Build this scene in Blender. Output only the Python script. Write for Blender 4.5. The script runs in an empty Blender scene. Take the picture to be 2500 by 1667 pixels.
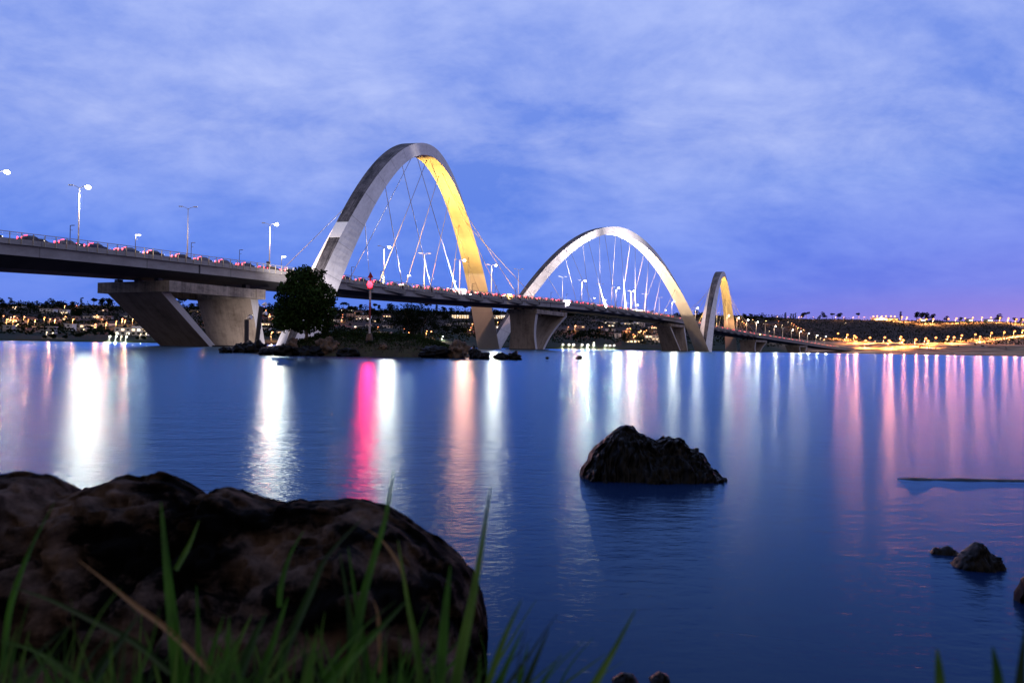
import bpy, bmesh, math, random
from mathutils import Vector, Matrix, noise as mnoise
import numpy as np

R = math.radians
scene = bpy.context.scene
COL = scene.collection
rnd = random.Random(7)

# ------------------------------------------------------------------ camera
F = 1944.0            # focal length in pixels of the 2500 px wide photograph
CAMH = 1.0            # eye height above the lake
ROLL = R(0.9)
HY = 828 + .0157 * 1250 - 833.5
cam_data = bpy.data.cameras.new('camera')
cam = bpy.data.objects.new('camera', cam_data)
COL.objects.link(cam)
cam_data.sensor_width = 36
cam_data.lens = 36 * F / 2500
cam_data.clip_start = 0.02
cam_data.clip_end = 60000
cam.matrix_world = Matrix.Translation((0, 0, CAMH)) @ Matrix.Rotation(R(90) + math.atan(HY / F), 4, 'X') @ Matrix.Rotation(ROLL, 4, 'Z')
cam_data.dof.use_dof = True
cam_data.dof.focus_distance = 40
cam_data.dof.aperture_fstop = 4.6
scene.camera = cam

# ------------------------------------------------------------------ world: dusk sky with thin cloud
world = bpy.data.worlds.new('World')
scene.world = world
world.use_nodes = True
wt = world.node_tree
wt.nodes.clear()

def wn(kind, **kw):
    n = wt.nodes.new(kind)
    for k, v in kw.items():
        setattr(n, k, v)
    return n

def wl(a, b):
    wt.links.new(a, b)

def wmath(op, a, b=None, clamp=False):
    n = wn('ShaderNodeMath', operation=op, use_clamp=clamp)
    for i, s in enumerate((a, b)):
        if s is None:
            continue
        if isinstance(s, (int, float)):
            n.inputs[i].default_value = s
        else:
            wl(s, n.inputs[i])
    return n.outputs[0]

def wmix(fac, a, b, mode='MIX'):
    n = wn('ShaderNodeMix', data_type='RGBA', blend_type=mode)
    for s, i in ((fac, 0), (a, 6), (b, 7)):
        if isinstance(s, (int, float)):
            n.inputs[i].default_value = s
        elif isinstance(s, tuple):
            n.inputs[i].default_value = (*s, 1)
        else:
            wl(s, n.inputs[i])
    return n.outputs[2]

tc = wn('ShaderNodeTexCoord')
sp = wn('ShaderNodeSeparateXYZ')
wl(tc.outputs['Generated'], sp.inputs[0])
zpos = wmath('MAXIMUM', sp.outputs[2], 0.0)
den = wmath('ADD', zpos, 0.42)
cx = wmath('DIVIDE', sp.outputs[0], den)
cy = wmath('DIVIDE', sp.outputs[1], den)
cvec = wn('ShaderNodeCombineXYZ')
wl(cx, cvec.inputs[0]); wl(cy, cvec.inputs[1])

def cloud(scale, rot, sx, sy, detail, rough, off, dist=0.4):
    mp = wn('ShaderNodeMapping')
    wl(cvec.outputs[0], mp.inputs[0])
    mp.inputs['Location'].default_value = off
    mp.inputs['Rotation'].default_value = (0, 0, R(rot))
    mp.inputs['Scale'].default_value = (sx, sy, 1)
    nz = wn('ShaderNodeTexNoise')
    wl(mp.outputs[0], nz.inputs['Vector'])
    nz.inputs['Scale'].default_value = scale
    nz.inputs['Detail'].default_value = detail
    nz.inputs['Roughness'].default_value = rough
    nz.inputs['Distortion'].default_value = dist
    return nz.outputs[0]

n1 = cloud(1.9, 14, 0.80, 1.0, 7, .55, (4.3, 1.2, 0))
n2 = cloud(5.6, 18, 0.75, 1.0, 8, .62, (1.3, 7.7, 0), .45)
n3 = cloud(15, 10, 0.8, 1.0, 6, .6, (3.1, 2.2, 0), .2)
n12 = wmath('ADD', wmath('ADD', wmath('MULTIPLY', n1, .52), wmath('MULTIPLY', n2, .33)), wmath('MULTIPLY', n3, .15))
dens = wmath('MULTIPLY', wmath('SUBTRACT', n12, .405), 5.2, True)
ramp = wn('ShaderNodeValToRGB')
wl(zpos, ramp.inputs[0])
els = ramp.color_ramp.elements
els[0].position = 0.0; els[0].color = (.095, .205, .80, 1)
els[1].position = 0.42; els[1].color = (.22, .33, .84, 1)
e = els.new(.10); e.color = (.095, .215, .82, 1)
e = els.new(.22); e.color = (.140, .255, .80, 1)
lit = wn('ShaderNodeValToRGB')
wl(zpos, lit.inputs[0])
els = lit.color_ramp.elements
els[0].position = 0.0; els[0].color = (.12, .215, .82, 1)
els[1].position = 0.42; els[1].color = (.47, .57, 1.0, 1)
e = els.new(.12); e.color = (.205, .335, .92, 1)
e = els.new(.25); e.color = (.43, .52, .94, 1)
base = wmix(dens, ramp.outputs[0], lit.outputs[0])
# violet afterglow low in the east, to the right
az = wmath('MULTIPLY', sp.outputs[0], 1.7, True)
low = wmath('SUBTRACT', 1.0, wmath('MULTIPLY', zpos, 5.0), True)
glow = wmath('MULTIPLY', wmath('MULTIPLY', az, low), .55)
base = wmix(glow, base, (.34, .20, .76))
haze_low = wmath('MULTIPLY', wmath('SUBTRACT', 1.0, wmath('MULTIPLY', zpos, 13.0), True), wmath('MULTIPLY', wmath('SUBTRACT', sp.outputs[0], .22), 2.6, True))
base = wmix(wmath('MULTIPLY', haze_low, .55), base, (.80, .33, .50))
# the western half of the sky, behind the viewer, still holds a pale warm twilight
west = wmath('MULTIPLY', wmath('SUBTRACT', wmath('MULTIPLY', sp.outputs[1], -1.0), .05), 1.6, True)
base = wmix(west, base, (.42, .36, .37))
below = wmath('LESS_THAN', sp.outputs[2], -0.01)
base = wmix(below, base, (.01, .014, .03))
sky = wn('ShaderNodeTexSky', sky_type='NISHITA')
sky.sun_disc = False
sky.sun_elevation = R(-4)
sky.sun_rotation = R(100)
sky.air_density = 1.0
addn = wmix(1.0, base, wmix(1.0, sky.outputs[0], (.04, .04, .04), 'MULTIPLY'), 'ADD')
bg = wn('ShaderNodeBackground')
wl(addn, bg.inputs[0])
bg.inputs[1].default_value = 1.0
wo = wn('ShaderNodeOutputWorld')
wl(bg.outputs[0], wo.inputs[0])

sun_d = bpy.data.lights.new('dusk_sun', 'SUN')
sun_d.energy = 0.03
sun_d.angle = R(10)
sun_d.color = (1, .8, .75)
sun = bpy.data.objects.new('dusk_sun', sun_d)
COL.objects.link(sun)
sun.rotation_euler = (R(86), 0, R(80))

scene.view_settings.view_transform = 'Standard'
scene.view_settings.look = 'None'
scene.view_settings.exposure = 0
scene.view_settings.gamma = 1
scene.cycles.use_denoising = True
scene.cycles.use_adaptive_sampling = False
scene.cycles.max_bounces = 5
scene.cycles.diffuse_bounces = 2
scene.cycles.glossy_bounces = 3
scene.cycles.sample_clamp_indirect = 2.0
scene.cycles.use_light_tree = True
scene.cycles.caustics_reflective = False
scene.cycles.caustics_refractive = False

# ------------------------------------------------------------------ helpers
CT, ST = math.cos(ROLL), math.sin(ROLL)

def level(px, py):
    """pixel of the photograph -> levelled image offset: right of the axis, above the horizon"""
    u, v = px - 1250, py - 833.5
    return u * CT + v * ST, HY * CT - (-u * ST + v * CT)

def at(px, py, Y):
    u, h = level(px, py)
    return Vector((u / F * Y, Y, CAMH + h / F * Y))

def smooth(a, b, x):
    t = min(1, max(0, (x - a) / (b - a)))
    return t * t * (3 - 2 * t)

def lerp_table(T, x):
    if x <= T[0][0]:
        return T[0][1]
    for (a, va), (b, vb) in zip(T, T[1:]):
        if x <= b:
            return va + (vb - va) * (x - a) / (b - a)
    return T[-1][1]

class MB:
    def __init__(self):
        self.v, self.f, self.m, self.uv = [], [], [], []
    def face(self, pts, m=0, uv=None):
        i = len(self.v)
        self.v += [tuple(p) for p in pts]
        self.f.append(tuple(range(i, i + len(pts))))
        self.m.append(m)
        self.uv.append(uv)
    def box(self, c, s, rz=0, m=0, tilt=None):
        M = Matrix.Translation(c) @ Matrix.Rotation(rz, 4, 'Z')
        if tilt is not None:
            M = M @ tilt
        x, y, z = s[0] / 2, s[1] / 2, s[2] / 2
        P = [M @ Vector((a, b, d)) for d in (-z, z) for b in (-y, y) for a in (-x, x)]
        self.hexa(P, m)
    def hexa(self, P, m=0):
        i = len(self.v)
        self.v += [tuple(p) for p in P]
        for q in ((0, 2, 3, 1), (4, 5, 7, 6), (0, 1, 5, 4), (2, 6, 7, 3), (0, 4, 6, 2), (1, 3, 7, 5)):
            self.f.append(tuple(i + k for k in q)); self.m.append(m); self.uv.append(None)
    def tube(self, pts, rad, n=8, m=0, cap=True):
        pts = [Vector(p) for p in pts]
        rad = rad if isinstance(rad, (list, tuple)) else [rad] * len(pts)
        i0 = len(self.v)
        for k, p in enumerate(pts):
            d = (pts[min(k + 1, len(pts) - 1)] - pts[max(k - 1, 0)]).normalized()
            a = d.orthogonal().normalized() if abs(d.z) > .9 else d.cross(Vector((0, 0, 1))).normalized()
            if abs(d.z) > .9:
                a = (Vector((1, 0, 0)) - d * d.x).normalized()
            b = d.cross(a)
            for j in range(n):
                t = 2 * math.pi * j / n
                self.v.append(tuple(p + (a * math.cos(t) + b * math.sin(t)) * rad[k]))
        for k in range(len(pts) - 1):
            for j in range(n):
                a, b = i0 + k * n + j, i0 + k * n + (j + 1) % n
                self.f.append((a, b, b + n, a + n)); self.m.append(m); self.uv.append(None)
        if cap:
            self.f.append(tuple(i0 + j for j in range(n))[::-1]); self.m.append(m); self.uv.append(None)
            k = i0 + (len(pts) - 1) * n
            self.f.append(tuple(k + j for j in range(n))); self.m.append(m); self.uv.append(None)
    def octa(self, c, r, m=0, sz=1.0):
        c = Vector(c)
        i = len(self.v)
        for d in ((1, 0, 0), (0, 1, 0), (-1, 0, 0), (0, -1, 0), (0, 0, sz), (0, 0, -sz)):
            self.v.append(tuple(c + Vector(d) * r))
        for q in ((0, 1, 4), (1, 2, 4), (2, 3, 4), (3, 0, 4), (1, 0, 5), (2, 1, 5), (3, 2, 5), (0, 3, 5)):
            self.f.append(tuple(i + k for k in q)); self.m.append(m); self.uv.append(None)
    def mesh(self, name, mats, smooth_=False):
        me = bpy.data.meshes.new(name)
        me.from_pydata(self.v, [], self.f)
        if any(u is not None for u in self.uv):
            ul = me.uv_layers.new(name='UVMap')
            for p, u in zip(me.polygons, self.uv):
                if u is not None:
                    for li, c in zip(p.loop_indices, u):
                        ul.data[li].uv = c
        for m in (mats if isinstance(mats, (list, tuple)) else [mats]):
            me.materials.append(m)
        me.polygons.foreach_set('material_index', self.m)
        if smooth_:
            me.polygons.foreach_set('use_smooth', [True] * len(me.polygons))
        me.update()
        return me
    def build(self, name, mats, parent=None, loc=None, smooth_=False):
        return link(name, self.mesh(name, mats, smooth_), parent, loc)

def link(name, me, parent=None, loc=None):
    o = bpy.data.objects.new(name, me)
    COL.objects.link(o)
    if parent is not None:
        o.parent = parent
    if loc is not None:
        o.location = loc
    return o

def tag(o, label=None, cat=None, group=None, kind=None):
    if label: o['label'] = label
    if cat: o['category'] = cat
    if group: o['group'] = group
    if kind: o['kind'] = kind
    return o

def empty(name, loc=(0, 0, 0), rz=0):
    o = bpy.data.objects.new(name, None)
    COL.objects.link(o)
    o.location = loc
    o.rotation_euler = (0, 0, rz)
    o.empty_display_size = .3
    return o

def copy_tree(o, parent=None):
    c = o.copy()
    COL.objects.link(c)
    if parent is not None:
        c.parent = parent
    for ch in list(KIDS.get(o.name, [])):
        copy_tree(ch, c)
    return c
KIDS = {}
def kid(parent, child):
    KIDS.setdefault(parent.name, []).append(child)
    return child

ORD = 'first second third fourth fifth sixth seventh eighth ninth tenth eleventh twelfth thirteenth fourteenth fifteenth sixteenth seventeenth eighteenth nineteenth'.split()
TENS = 'twenty thirty forty fifty sixty seventy eighty ninety'.split()
def ordinal(n):
    if n < 20: return ORD[n - 1]
    t, r_ = divmod(n, 10)
    if t >= 10: return 'hundred-and-' + ordinal(n - 100) if n > 100 else 'hundredth'
    if r_ == 0: return TENS[t - 2][:-1] + 'ieth'
    return TENS[t - 2] + '-' + ORD[r_ - 1]

# ------------------------------------------------------------------ materials
def mat(name, col, rough=.8, metal=0, var=0, vscale=1.0, col2=None, bump=0, bscale=5.0, spec=.3, detail=5, stretch=None, lo=.35, hi=.65):
    m = bpy.data.materials.new(name)
    m.use_nodes = True
    nt = m.node_tree
    b = nt.nodes['Principled BSDF']
    b.inputs['Roughness'].default_value = rough
    b.inputs['Metallic'].default_value = metal
    b.inputs['Specular IOR Level'].default_value = spec
    b.inputs['Base Color'].default_value = (*col, 1)
    if col2 is not None or bump:
        t = nt.nodes.new('ShaderNodeTexCoord')
        mp = nt.nodes.new('ShaderNodeMapping')
        nt.links.new(t.outputs['Object'], mp.inputs[0])
        if stretch: mp.inputs['Scale'].default_value = stretch
    if col2 is not None:
        n = nt.nodes.new('ShaderNodeTexNoise')
        nt.links.new(mp.outputs[0], n.inputs['Vector'])
        n.inputs['Scale'].default_value = vscale
        n.inputs['Detail'].default_value = detail
        n.inputs['Roughness'].default_value = .65
        r = nt.nodes.new('ShaderNodeValToRGB')
        nt.links.new(n.outputs[0], r.inputs[0])
        r.color_ramp.elements[0].position = lo; r.color_ramp.elements[0].color = (*col, 1)
        r.color_ramp.elements[1].position = hi; r.color_ramp.elements[1].color = (*col2, 1)
        nt.links.new(r.outputs[0], b.inputs['Base Color'])
    if bump:
        n = nt.nodes.new('ShaderNodeTexNoise')
        nt.links.new(mp.outputs[0], n.inputs['Vector'])
        n.inputs['Scale'].default_value = bscale
        n.inputs['Detail'].default_value = 6
        bp = nt.nodes.new('ShaderNodeBump')
        bp.inputs['Strength'].default_value = bump
        nt.links.new(n.outputs[0], bp.inputs['Height'])
        nt.links.new(bp.outputs[0], b.inputs['Normal'])
    return m

def glow_mat(name, col, strength):
    m = bpy.data.materials.new(name)
    m.use_nodes = True
    b = m.node_tree.nodes['Principled BSDF']
    b.inputs['Base Color'].default_value = (.8, .8, .8, 1)
    b.inputs['Emission Color'].default_value = (*col, 1)
    b.inputs['Emission Strength'].default_value = strength
    m.cycles.emission_sampling = 'NONE'    # the bulb inside the lamp throws the light
    return m

def concrete_mat(name, light, dark, streak=(6, 90), seam=0, amount=.5, lo=.42, hi=.62):
    """weathered concrete on a UV (u along the member in metres, v across): rain streaks and form joints"""
    m = bpy.data.materials.new(name)
    m.use_nodes = True
    nt = m.node_tree
    L = nt.links.new
    b = nt.nodes['Principled BSDF']
    b.inputs['Roughness'].default_value = .8
    b.inputs['Specular IOR Level'].default_value = .3
    uv = nt.nodes.new('ShaderNodeUVMap')
    def nz(sx, sy, detail=6, rough=.7):
        mp = nt.nodes.new('ShaderNodeMapping')
        L(uv.outputs[0], mp.inputs[0])
        mp.inputs['Scale'].default_value = (sx, sy, 1)
        n = nt.nodes.new('ShaderNodeTexNoise')
        L(mp.outputs[0], n.inputs['Vector'])
        n.inputs['Scale'].default_value = 1
        n.inputs['Detail'].default_value = detail
        n.inputs['Roughness'].default_value = rough
        return n.outputs[0]
    a = nz(*streak)
    c = nz(.13, .3)
    d = nz(.9, .9, 8)
    def mth(op, x, y, cl=False):
        n = nt.nodes.new('ShaderNodeMath'); n.operation = op; n.use_clamp = cl
        for i, s in enumerate((x, y)):
            if isinstance(s, (int, float)): n.inputs[i].default_value = s
            else: L(s, n.inputs[i])
        return n.outputs[0]
    mixv = mth('ADD', mth('ADD', mth('MULTIPLY', a, .45), mth('MULTIPLY', c, .35)), mth('MULTIPLY', d, .2))
    mr = nt.nodes.new('ShaderNodeMapRange')
    L(mixv, mr.inputs[0])
    mr.inputs[1].default_value = lo; mr.inputs[2].default_value = hi
    fac = mr.outputs[0]
    mx = nt.nodes.new('ShaderNodeMix'); mx.data_type = 'RGBA'
    L(fac, mx.inputs[0])
    mx.inputs[6].default_value = (*dark, 1); mx.inputs[7].default_value = (*light, 1)
    colr = mx.outputs[2]
    if seam:
        su = nt.nodes.new('ShaderNodeSeparateXYZ'); L(uv.outputs[0], su.inputs[0])
        fr = mth('FRACT', mth('DIVIDE', su.outputs[0], seam), 0)
        line = mth('LESS_THAN', fr, .25 / seam)
        m2 = nt.nodes.new('ShaderNodeMix'); m2.data_type = 'RGBA'
        L(mth('MULTIPLY', line, amount), m2.inputs[0])
        L(colr, m2.inputs[6]); m2.inputs[7].default_value = (*[x * .35 for x in dark], 1)
        colr = m2.outputs[2]
    L(colr, b.inputs['Base Color'])
    return m

M = {}
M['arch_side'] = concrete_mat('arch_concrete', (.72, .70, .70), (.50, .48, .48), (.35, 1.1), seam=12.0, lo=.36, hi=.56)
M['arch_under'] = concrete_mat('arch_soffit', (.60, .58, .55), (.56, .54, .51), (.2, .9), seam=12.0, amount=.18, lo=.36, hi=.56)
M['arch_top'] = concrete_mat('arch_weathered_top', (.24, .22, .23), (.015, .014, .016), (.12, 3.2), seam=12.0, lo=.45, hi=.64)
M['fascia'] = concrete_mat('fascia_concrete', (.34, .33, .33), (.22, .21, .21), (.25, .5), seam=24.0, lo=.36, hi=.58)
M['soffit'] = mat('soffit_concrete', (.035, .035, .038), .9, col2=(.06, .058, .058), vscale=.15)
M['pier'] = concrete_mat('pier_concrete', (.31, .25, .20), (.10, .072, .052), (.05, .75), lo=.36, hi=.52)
M['pier_edge_lit'] = concrete_mat('lit_edge_concrete', (.55, .54, .54), (.34, .32, .30), (.2, .9), lo=.36, hi=.58)  # right side faces of the legs, their light put into a paler colour
M['cap'] = concrete_mat('cap_concrete', (.34, .29, .24), (.05, .042, .036), (.40, .04), lo=.40, hi=.54)
M['asphalt'] = mat('asphalt', (.05, .05, .052), .85, col2=(.06, .06, .06), vscale=2)
M['rail'] = mat('rail_metal', (.42, .42, .44), .45, .6)
M['post'] = mat('rail_post_metal', (.55, .50, .38), .5, .2, col2=(.40, .36, .28), vscale=3)
M['cable'] = mat('cable_sheath', (.40, .36, .35), .45, .1)
M['white'] = mat('white_paint', (.75, .75, .75), .5, col2=(.66, .65, .63), vscale=2)
M['dark'] = mat('dark_metal', (.03, .03, .034), .5, .3)
M['lamp_pole'] = mat('galvanised_pole', (.62, .62, .62), .4, .3)
M['rust_red'] = mat('red_marker_paint', (.28, .03, .02), .6, col2=(.18, .03, .02), vscale=4)
M['marker_white'] = mat('white_marker_paint', (.62, .58, .55), .6, col2=(.35, .28, .25), vscale=5)

# lamps
M['lamp_white'] = glow_mat('white_lamp', (1, .93, .82), 40)
M['lamp_cool'] = glow_mat('cool_white_lamp', (.95, 1, .80), 14)
M['lamp_walk'] = glow_mat('walkway_lamp', (1, .90, .78), 14)
M['lamp_off'] = mat('unlit_lamp_glass', (.6, .6, .6), .3)
M['lamp_orange'] = glow_mat('sodium_lamp', (1, .24, .015), 3.0)
M['lamp_orange_bright'] = glow_mat('bright_sodium_lamp', (1, .30, .03), 5.0)
M['lamp_warm'] = glow_mat('warm_house_lamp', (1, .74, .4), 6)
M['lamp_red'] = glow_mat('red_marker_lamp', (1, .006, .018), 14)
M['tail_red'] = glow_mat('tail_light', (1, .02, .055), 7)
M['head_white'] = glow_mat('head_light', (1, .9, .78), 14)
M['flood_white'] = glow_mat('flood_white', (1, .93, .85), 12)
M['flood_yellow'] = glow_mat('flood_yellow', (1, .7, .2), 16)

LD = {}
def bulb(key, power, col, radius=.3, cone=None, blend=.15):
    d = bpy.data.lights.new(key, 'SPOT' if cone else 'POINT'); d.energy = power; d.color = col; d.shadow_soft_size = radius
    if cone: d.spot_size = R(cone); d.spot_blend = blend
    LD[key] = d
bulb('street_bulb', 27000, (1, .66, .42), .4, 178, .02)
bulb('dim_street_bulb', 3000, (1, .66, .42), .4, 178, .02)
bulb('warm_street_bulb', 32000, (1, .27, .14), .4, 178, .02)
bulb('walkway_bulb', 900, (1, .86, .66))
bulb('sodium_bulb', 7000, (1, .40, .10))
bulb('added_sodium_beam', 70000, (1, .22, .12), .5, 30, .4)  # beams are extra lights added for the lake reflections
bulb('bright_sodium_bulb', 260000, (1, .40, .11), .5, 165, .3)
bulb('added_bright_sodium_beam', 120000, (1, .20, .11), .6, 24, .4)
bulb('garden_bulb', 1200, (1, .78, .50))
bulb('shore_bulb', 4000, (.90, 1, .72))
bulb('added_shore_beam', 16000, (1, .75, .45), .4, 70, .4)
bulb('marker_bulb', 2400, (1, .006, .04), .14, 110, .4)
def add_bulb(key, parent, loc, aim=None):
    o = bpy.data.objects.new(key, LD[key])
    COL.objects.link(o); o.parent = parent; o.location = loc
    if aim is not None:
        o.rotation_euler = Vector(aim).to_track_quat('-Z', 'Y').to_euler()
    return o

# ------------------------------------------------------------------ water
def water_material():
    m = bpy.data.materials.new('lake_water')
    m.use_nodes = True
    nt = m.node_tree
    L = nt.links.new
    nt.nodes.remove(nt.nodes['Principled BSDF'])
    df = nt.nodes.new('ShaderNodeBsdfDiffuse'); df.inputs[0].default_value = (.002, .010, .042, 1)
    gl = nt.nodes.new('ShaderNodeBsdfGlossy'); gl.distribution = 'BECKMANN'; gl.inputs[0].default_value = (.43, .72, 1.0, 1); gl.inputs['Roughness'].default_value = .23
    fr = nt.nodes.new('ShaderNodeFresnel'); fr.inputs[0].default_value = 1.33
    fm = nt.nodes.new('ShaderNodeMath'); fm.operation = 'MULTIPLY'; fm.inputs[1].default_value = .85
    fp = nt.nodes.new('ShaderNodeMath'); fp.operation = 'POWER'; fp.inputs[1].default_value = 1.15
    L(fr.outputs[0], fp.inputs[0]); L(fp.outputs[0], fm.inputs[0])
    mx = nt.nodes.new('ShaderNodeMixShader')
    g2 = nt.nodes.new('ShaderNodeBsdfGlossy'); g2.distribution = 'GGX'; g2.inputs[0].default_value = (.43, .72, 1.0, 1); g2.inputs['Roughness'].default_value = .46
    mg = nt.nodes.new('ShaderNodeMixShader'); mg.inputs[0].default_value = .07
    L(gl.outputs[0], mg.inputs[1]); L(g2.outputs[0], mg.inputs[2])
    L(fm.outputs[0], mx.inputs[0]); L(df.outputs[0], mx.inputs[1]); L(mg.outputs[0], mx.inputs[2])
    L(mx.outputs[0], nt.nodes['Material Output'].inputs[0])
    geo = nt.nodes.new('ShaderNodeNewGeometry')
    def nz(sx, sy, detail, rough):
        mp = nt.nodes.new('ShaderNodeMapping')
        L(geo.outputs['Position'], mp.inputs[0])
        mp.inputs['Scale'].default_value = (sx, sy, 1)
        n = nt.nodes.new('ShaderNodeTexNoise')
        L(mp.outputs[0], n.inputs['Vector'])
        n.inputs['Scale'].default_value = 1
        n.inputs['Detail'].default_value = detail
        n.inputs['Roughness'].default_value = rough
        return n.outputs[0]
    a = nz(.9, 2.2, 4, .6)
    c = nz(5.0, 9.0, 3, .7)
    ad = nt.nodes.new('ShaderNodeMath'); ad.operation = 'MULTIPLY_ADD'
    am = nt.nodes.new('ShaderNodeMath'); am.operation = 'MULTIPLY'; am.inputs[1].default_value = .22; L(a, am.inputs[0])
    L(c, ad.inputs[0]); ad.inputs[1].default_value = .16; L(am.outputs[0], ad.inputs[2])
    bp = nt.nodes.new('ShaderNodeBump')
    sy_ = nt.nodes.new('ShaderNodeSeparateXYZ'); L(geo.outputs['Position'], sy_.inputs[0])
    mr = nt.nodes.new('ShaderNodeMapRange'); L(sy_.outputs[1], mr.inputs[0])
    mr.inputs[1].default_value = 8; mr.inputs[2].default_value = 75; mr.inputs[3].default_value = .22; mr.inputs[4].default_value = .07
    L(mr.outputs[0], bp.inputs['Strength'])
    bp.inputs['Distance'].default_value = .25
    L(ad.outputs[0], bp.inputs['Height'])
    L(bp.outputs[0], gl.inputs['Normal'])
    return m

M['water'] = water_material()
w = MB()
ys = [-40, -5, 0, 5, 10, 20, 50, 100, 200, 400, 800, 1600, 3000]
xs = [-3500, -1500, -600, -200, -50, 0, 50, 200, 600, 1500, 3500]
for y0, y1 in zip(ys, ys[1:]):
    for x0, x1 in zip(xs, xs[1:]):
        w.face([(x0, y0, 0), (x1, y0, 0), (x1, y1, 0), (x0, y1, 0)])
tag(w.build('lake_water', M['water']), kind='structure')

# ------------------------------------------------------------------ far shore terrain
D0T = [(-1900, 480), (-1250, 560), (-800, 620), (-300, 720), (200, 820), (500, 920), (700, 985), (790, 985), (900, 900), (1250, 790), (1900, 680)]
def shore_d(u): return lerp_table(D0T, u)
def ridge_d(u): return shore_d(u) + 820
def gprof(u, t):
    gl = 82 * max(t, 0) ** .82
    gr = (26 * smooth(0, .42, t) ** .8 if t < .42 else 26 + 54 * smooth(.42, 1.0, t))
    k = smooth(560, 760, u)
    g = gl * (1 - k) + gr * k
    if t > 1: g *= (1 - .25 * smooth(1, 1.4, t))
    return g
def terr(u, t):
    D = shore_d(u) + 820 * t
    z = D / F * gprof(u, t)
    z += .9 * smooth(0, .006, t)
    z += (2.5 * mnoise.noise(Vector((u * .02, t * 9, 3))) + 1.2 * mnoise.noise(Vector((u * .06, t * 25, 8)))) * smooth(.03, .2, t)
    return Vector((u / F * D, D, z))

def on_land(px, py):
    """point of the far shore seen at that pixel"""
    u, h = level(px, py)
    lo, hi = 0.002, 1.0
    for _ in range(30):
        t = (lo + hi) / 2
        p = terr(u, t)
        if (p.z - CAMH) * F / p.y < h: lo = t
        else: hi = t
    return terr(u, (lo + hi) / 2)

def land_mat():
    m = bpy.data.materials.new('hillside_ground')
    m.use_nodes = True
    nt = m.node_tree; L = nt.links.new
    b = nt.nodes['Principled BSDF']
    b.inputs['Roughness'].default_value = .95
    b.inputs['Specular IOR Level'].default_value = .1
    g = nt.nodes.new('ShaderNodeNewGeometry')
    s = nt.nodes.new('ShaderNodeSeparateXYZ'); L(g.outputs['Position'], s.inputs[0])
    n = nt.nodes.new('ShaderNodeTexNoise'); L(g.outputs['Position'], n.inputs['Vector'])
    n.inputs['Scale'].default_value = .03; n.inputs['Detail'].default_value = 7; n.inputs['Roughness'].default_value = .65
    r1 = nt.nodes.new('ShaderNodeValToRGB'); L(n.outputs[0], r1.inputs[0])
    r1.color_ramp.elements[0].position = .38; r1.color_ramp.elements[0].color = (.005, .010, .005, 1)
    r1.color_ramp.elements[1].position = .68; r1.color_ramp.elements[1].color = (.013, .024, .010, 1)
    r2 = nt.nodes.new('ShaderNodeValToRGB'); L(n.outputs[0], r2.inputs[0])
    r2.color_ramp.elements[0].position = .36; r2.color_ramp.elements[0].color = (.11, .06, .035, 1)
    r2.color_ramp.elements[1].position = .60; r2.color_ramp.elements[1].color = (.30, .20, .11, 1)
    mr = nt.nodes.new('ShaderNodeMapRange'); L(s.outputs[0], mr.inputs[0])
    mr.inputs[1].default_value = 340; mr.inputs[2].default_value = 420
    mx = nt.nodes.new('ShaderNodeMix'); mx.data_type = 'RGBA'
    L(mr.outputs[0], mx.inputs[0]); L(r1.outputs[0], mx.inputs[6]); L(r2.outputs[0], mx.inputs[7])
    # the steep scrub slope above the roads is dark earth and brush
    mz = nt.nodes.new('ShaderNodeMapRange'); L(s.outputs[2], mz.inputs[0])
    mz.inputs[1].default_value = 18; mz.inputs[2].default_value = 27
    m3 = nt.nodes.new('ShaderNodeMix'); m3.data_type = 'RGBA'
    L(mz.outputs[0], m3.inputs[0]); L(mx.outputs[2], m3.inputs[6])
    r3 = nt.nodes.new('ShaderNodeValToRGB'); L(n.outputs[0], r3.inputs[0])
    r3.color_ramp.elements[0].position = .4; r3.color_ramp.elements[0].color = (.018, .012, .010, 1)
    r3.color_ramp.elements[1].position = .7; r3.color_ramp.elements[1].color = (.06, .04, .03, 1)
    L(r3.outputs[0], m3.inputs[7])
    L(m3.outputs[2], b.inputs['Base Color'])
    return m
M['land'] = land_mat()
t_ = MB()
us = list(range(-1900, 1901, 14))
ts = [-.01, 0, .003, .006, .012] + [i / 44 for i in range(1, 63)]
grid = [[terr(u, t) if t >= 0 else terr(u, 0) + Vector((0, -6, -1.5)) for t in ts] for u in us]
nv = len(ts)
t_.v = [tuple(p) for row in grid for p in row]
for i in range(len(us) - 1):
    for j in range(nv - 1):
        a = i * nv + j
        t_.f.append((a, a + nv, a + nv + 1, a + 1)); t_.m.append(0); t_.uv.append(None)
tag(t_.build('hills', M['land'], smooth_=True), kind='structure')

# ------------------------------------------------------------------ the bridge
def edge_x(Y): return -93 + .49 * (Y - 145) + .0003 * max(Y - 450, 0) ** 2
def edge_m(Y): return .49 + .0006 * max(Y - 450, 0)
ZT = [(60, 18.9), (80, 19.3), (145, 20.85), (170, 21.3), (207, 21.5), (234, 21.55), (260, 21.6), (316, 22.7), (359, 24.0), (400, 25.0), (438, 25.6), (500, 25.9), (572, 24.9), (605, 23.2), (685, 20.3), (771, 17.7), (867, 14.2), (966, 9.5), (1060, 7.0)]
def rail_z(Y):
    s = 0; wsum = 0
    for k in range(-6, 7):
        g = math.exp(-(k / 3) ** 2)
        s += g * lerp_table(ZT, Y + k * 5); wsum += g
    return s / wsum
BT = [(60, 6.6), (150, 6.4), (200, 5.5), (250, 5.2), (1100, 5.0)]
def frame(Y):
    m = edge_m(Y); L = math.hypot(1, m)
    return Vector((edge_x(Y), Y, 0)), Vector((m / L, 1 / L, 0)), Vector((1 / L, -m / L, 0))
WID = 23.0
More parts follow.
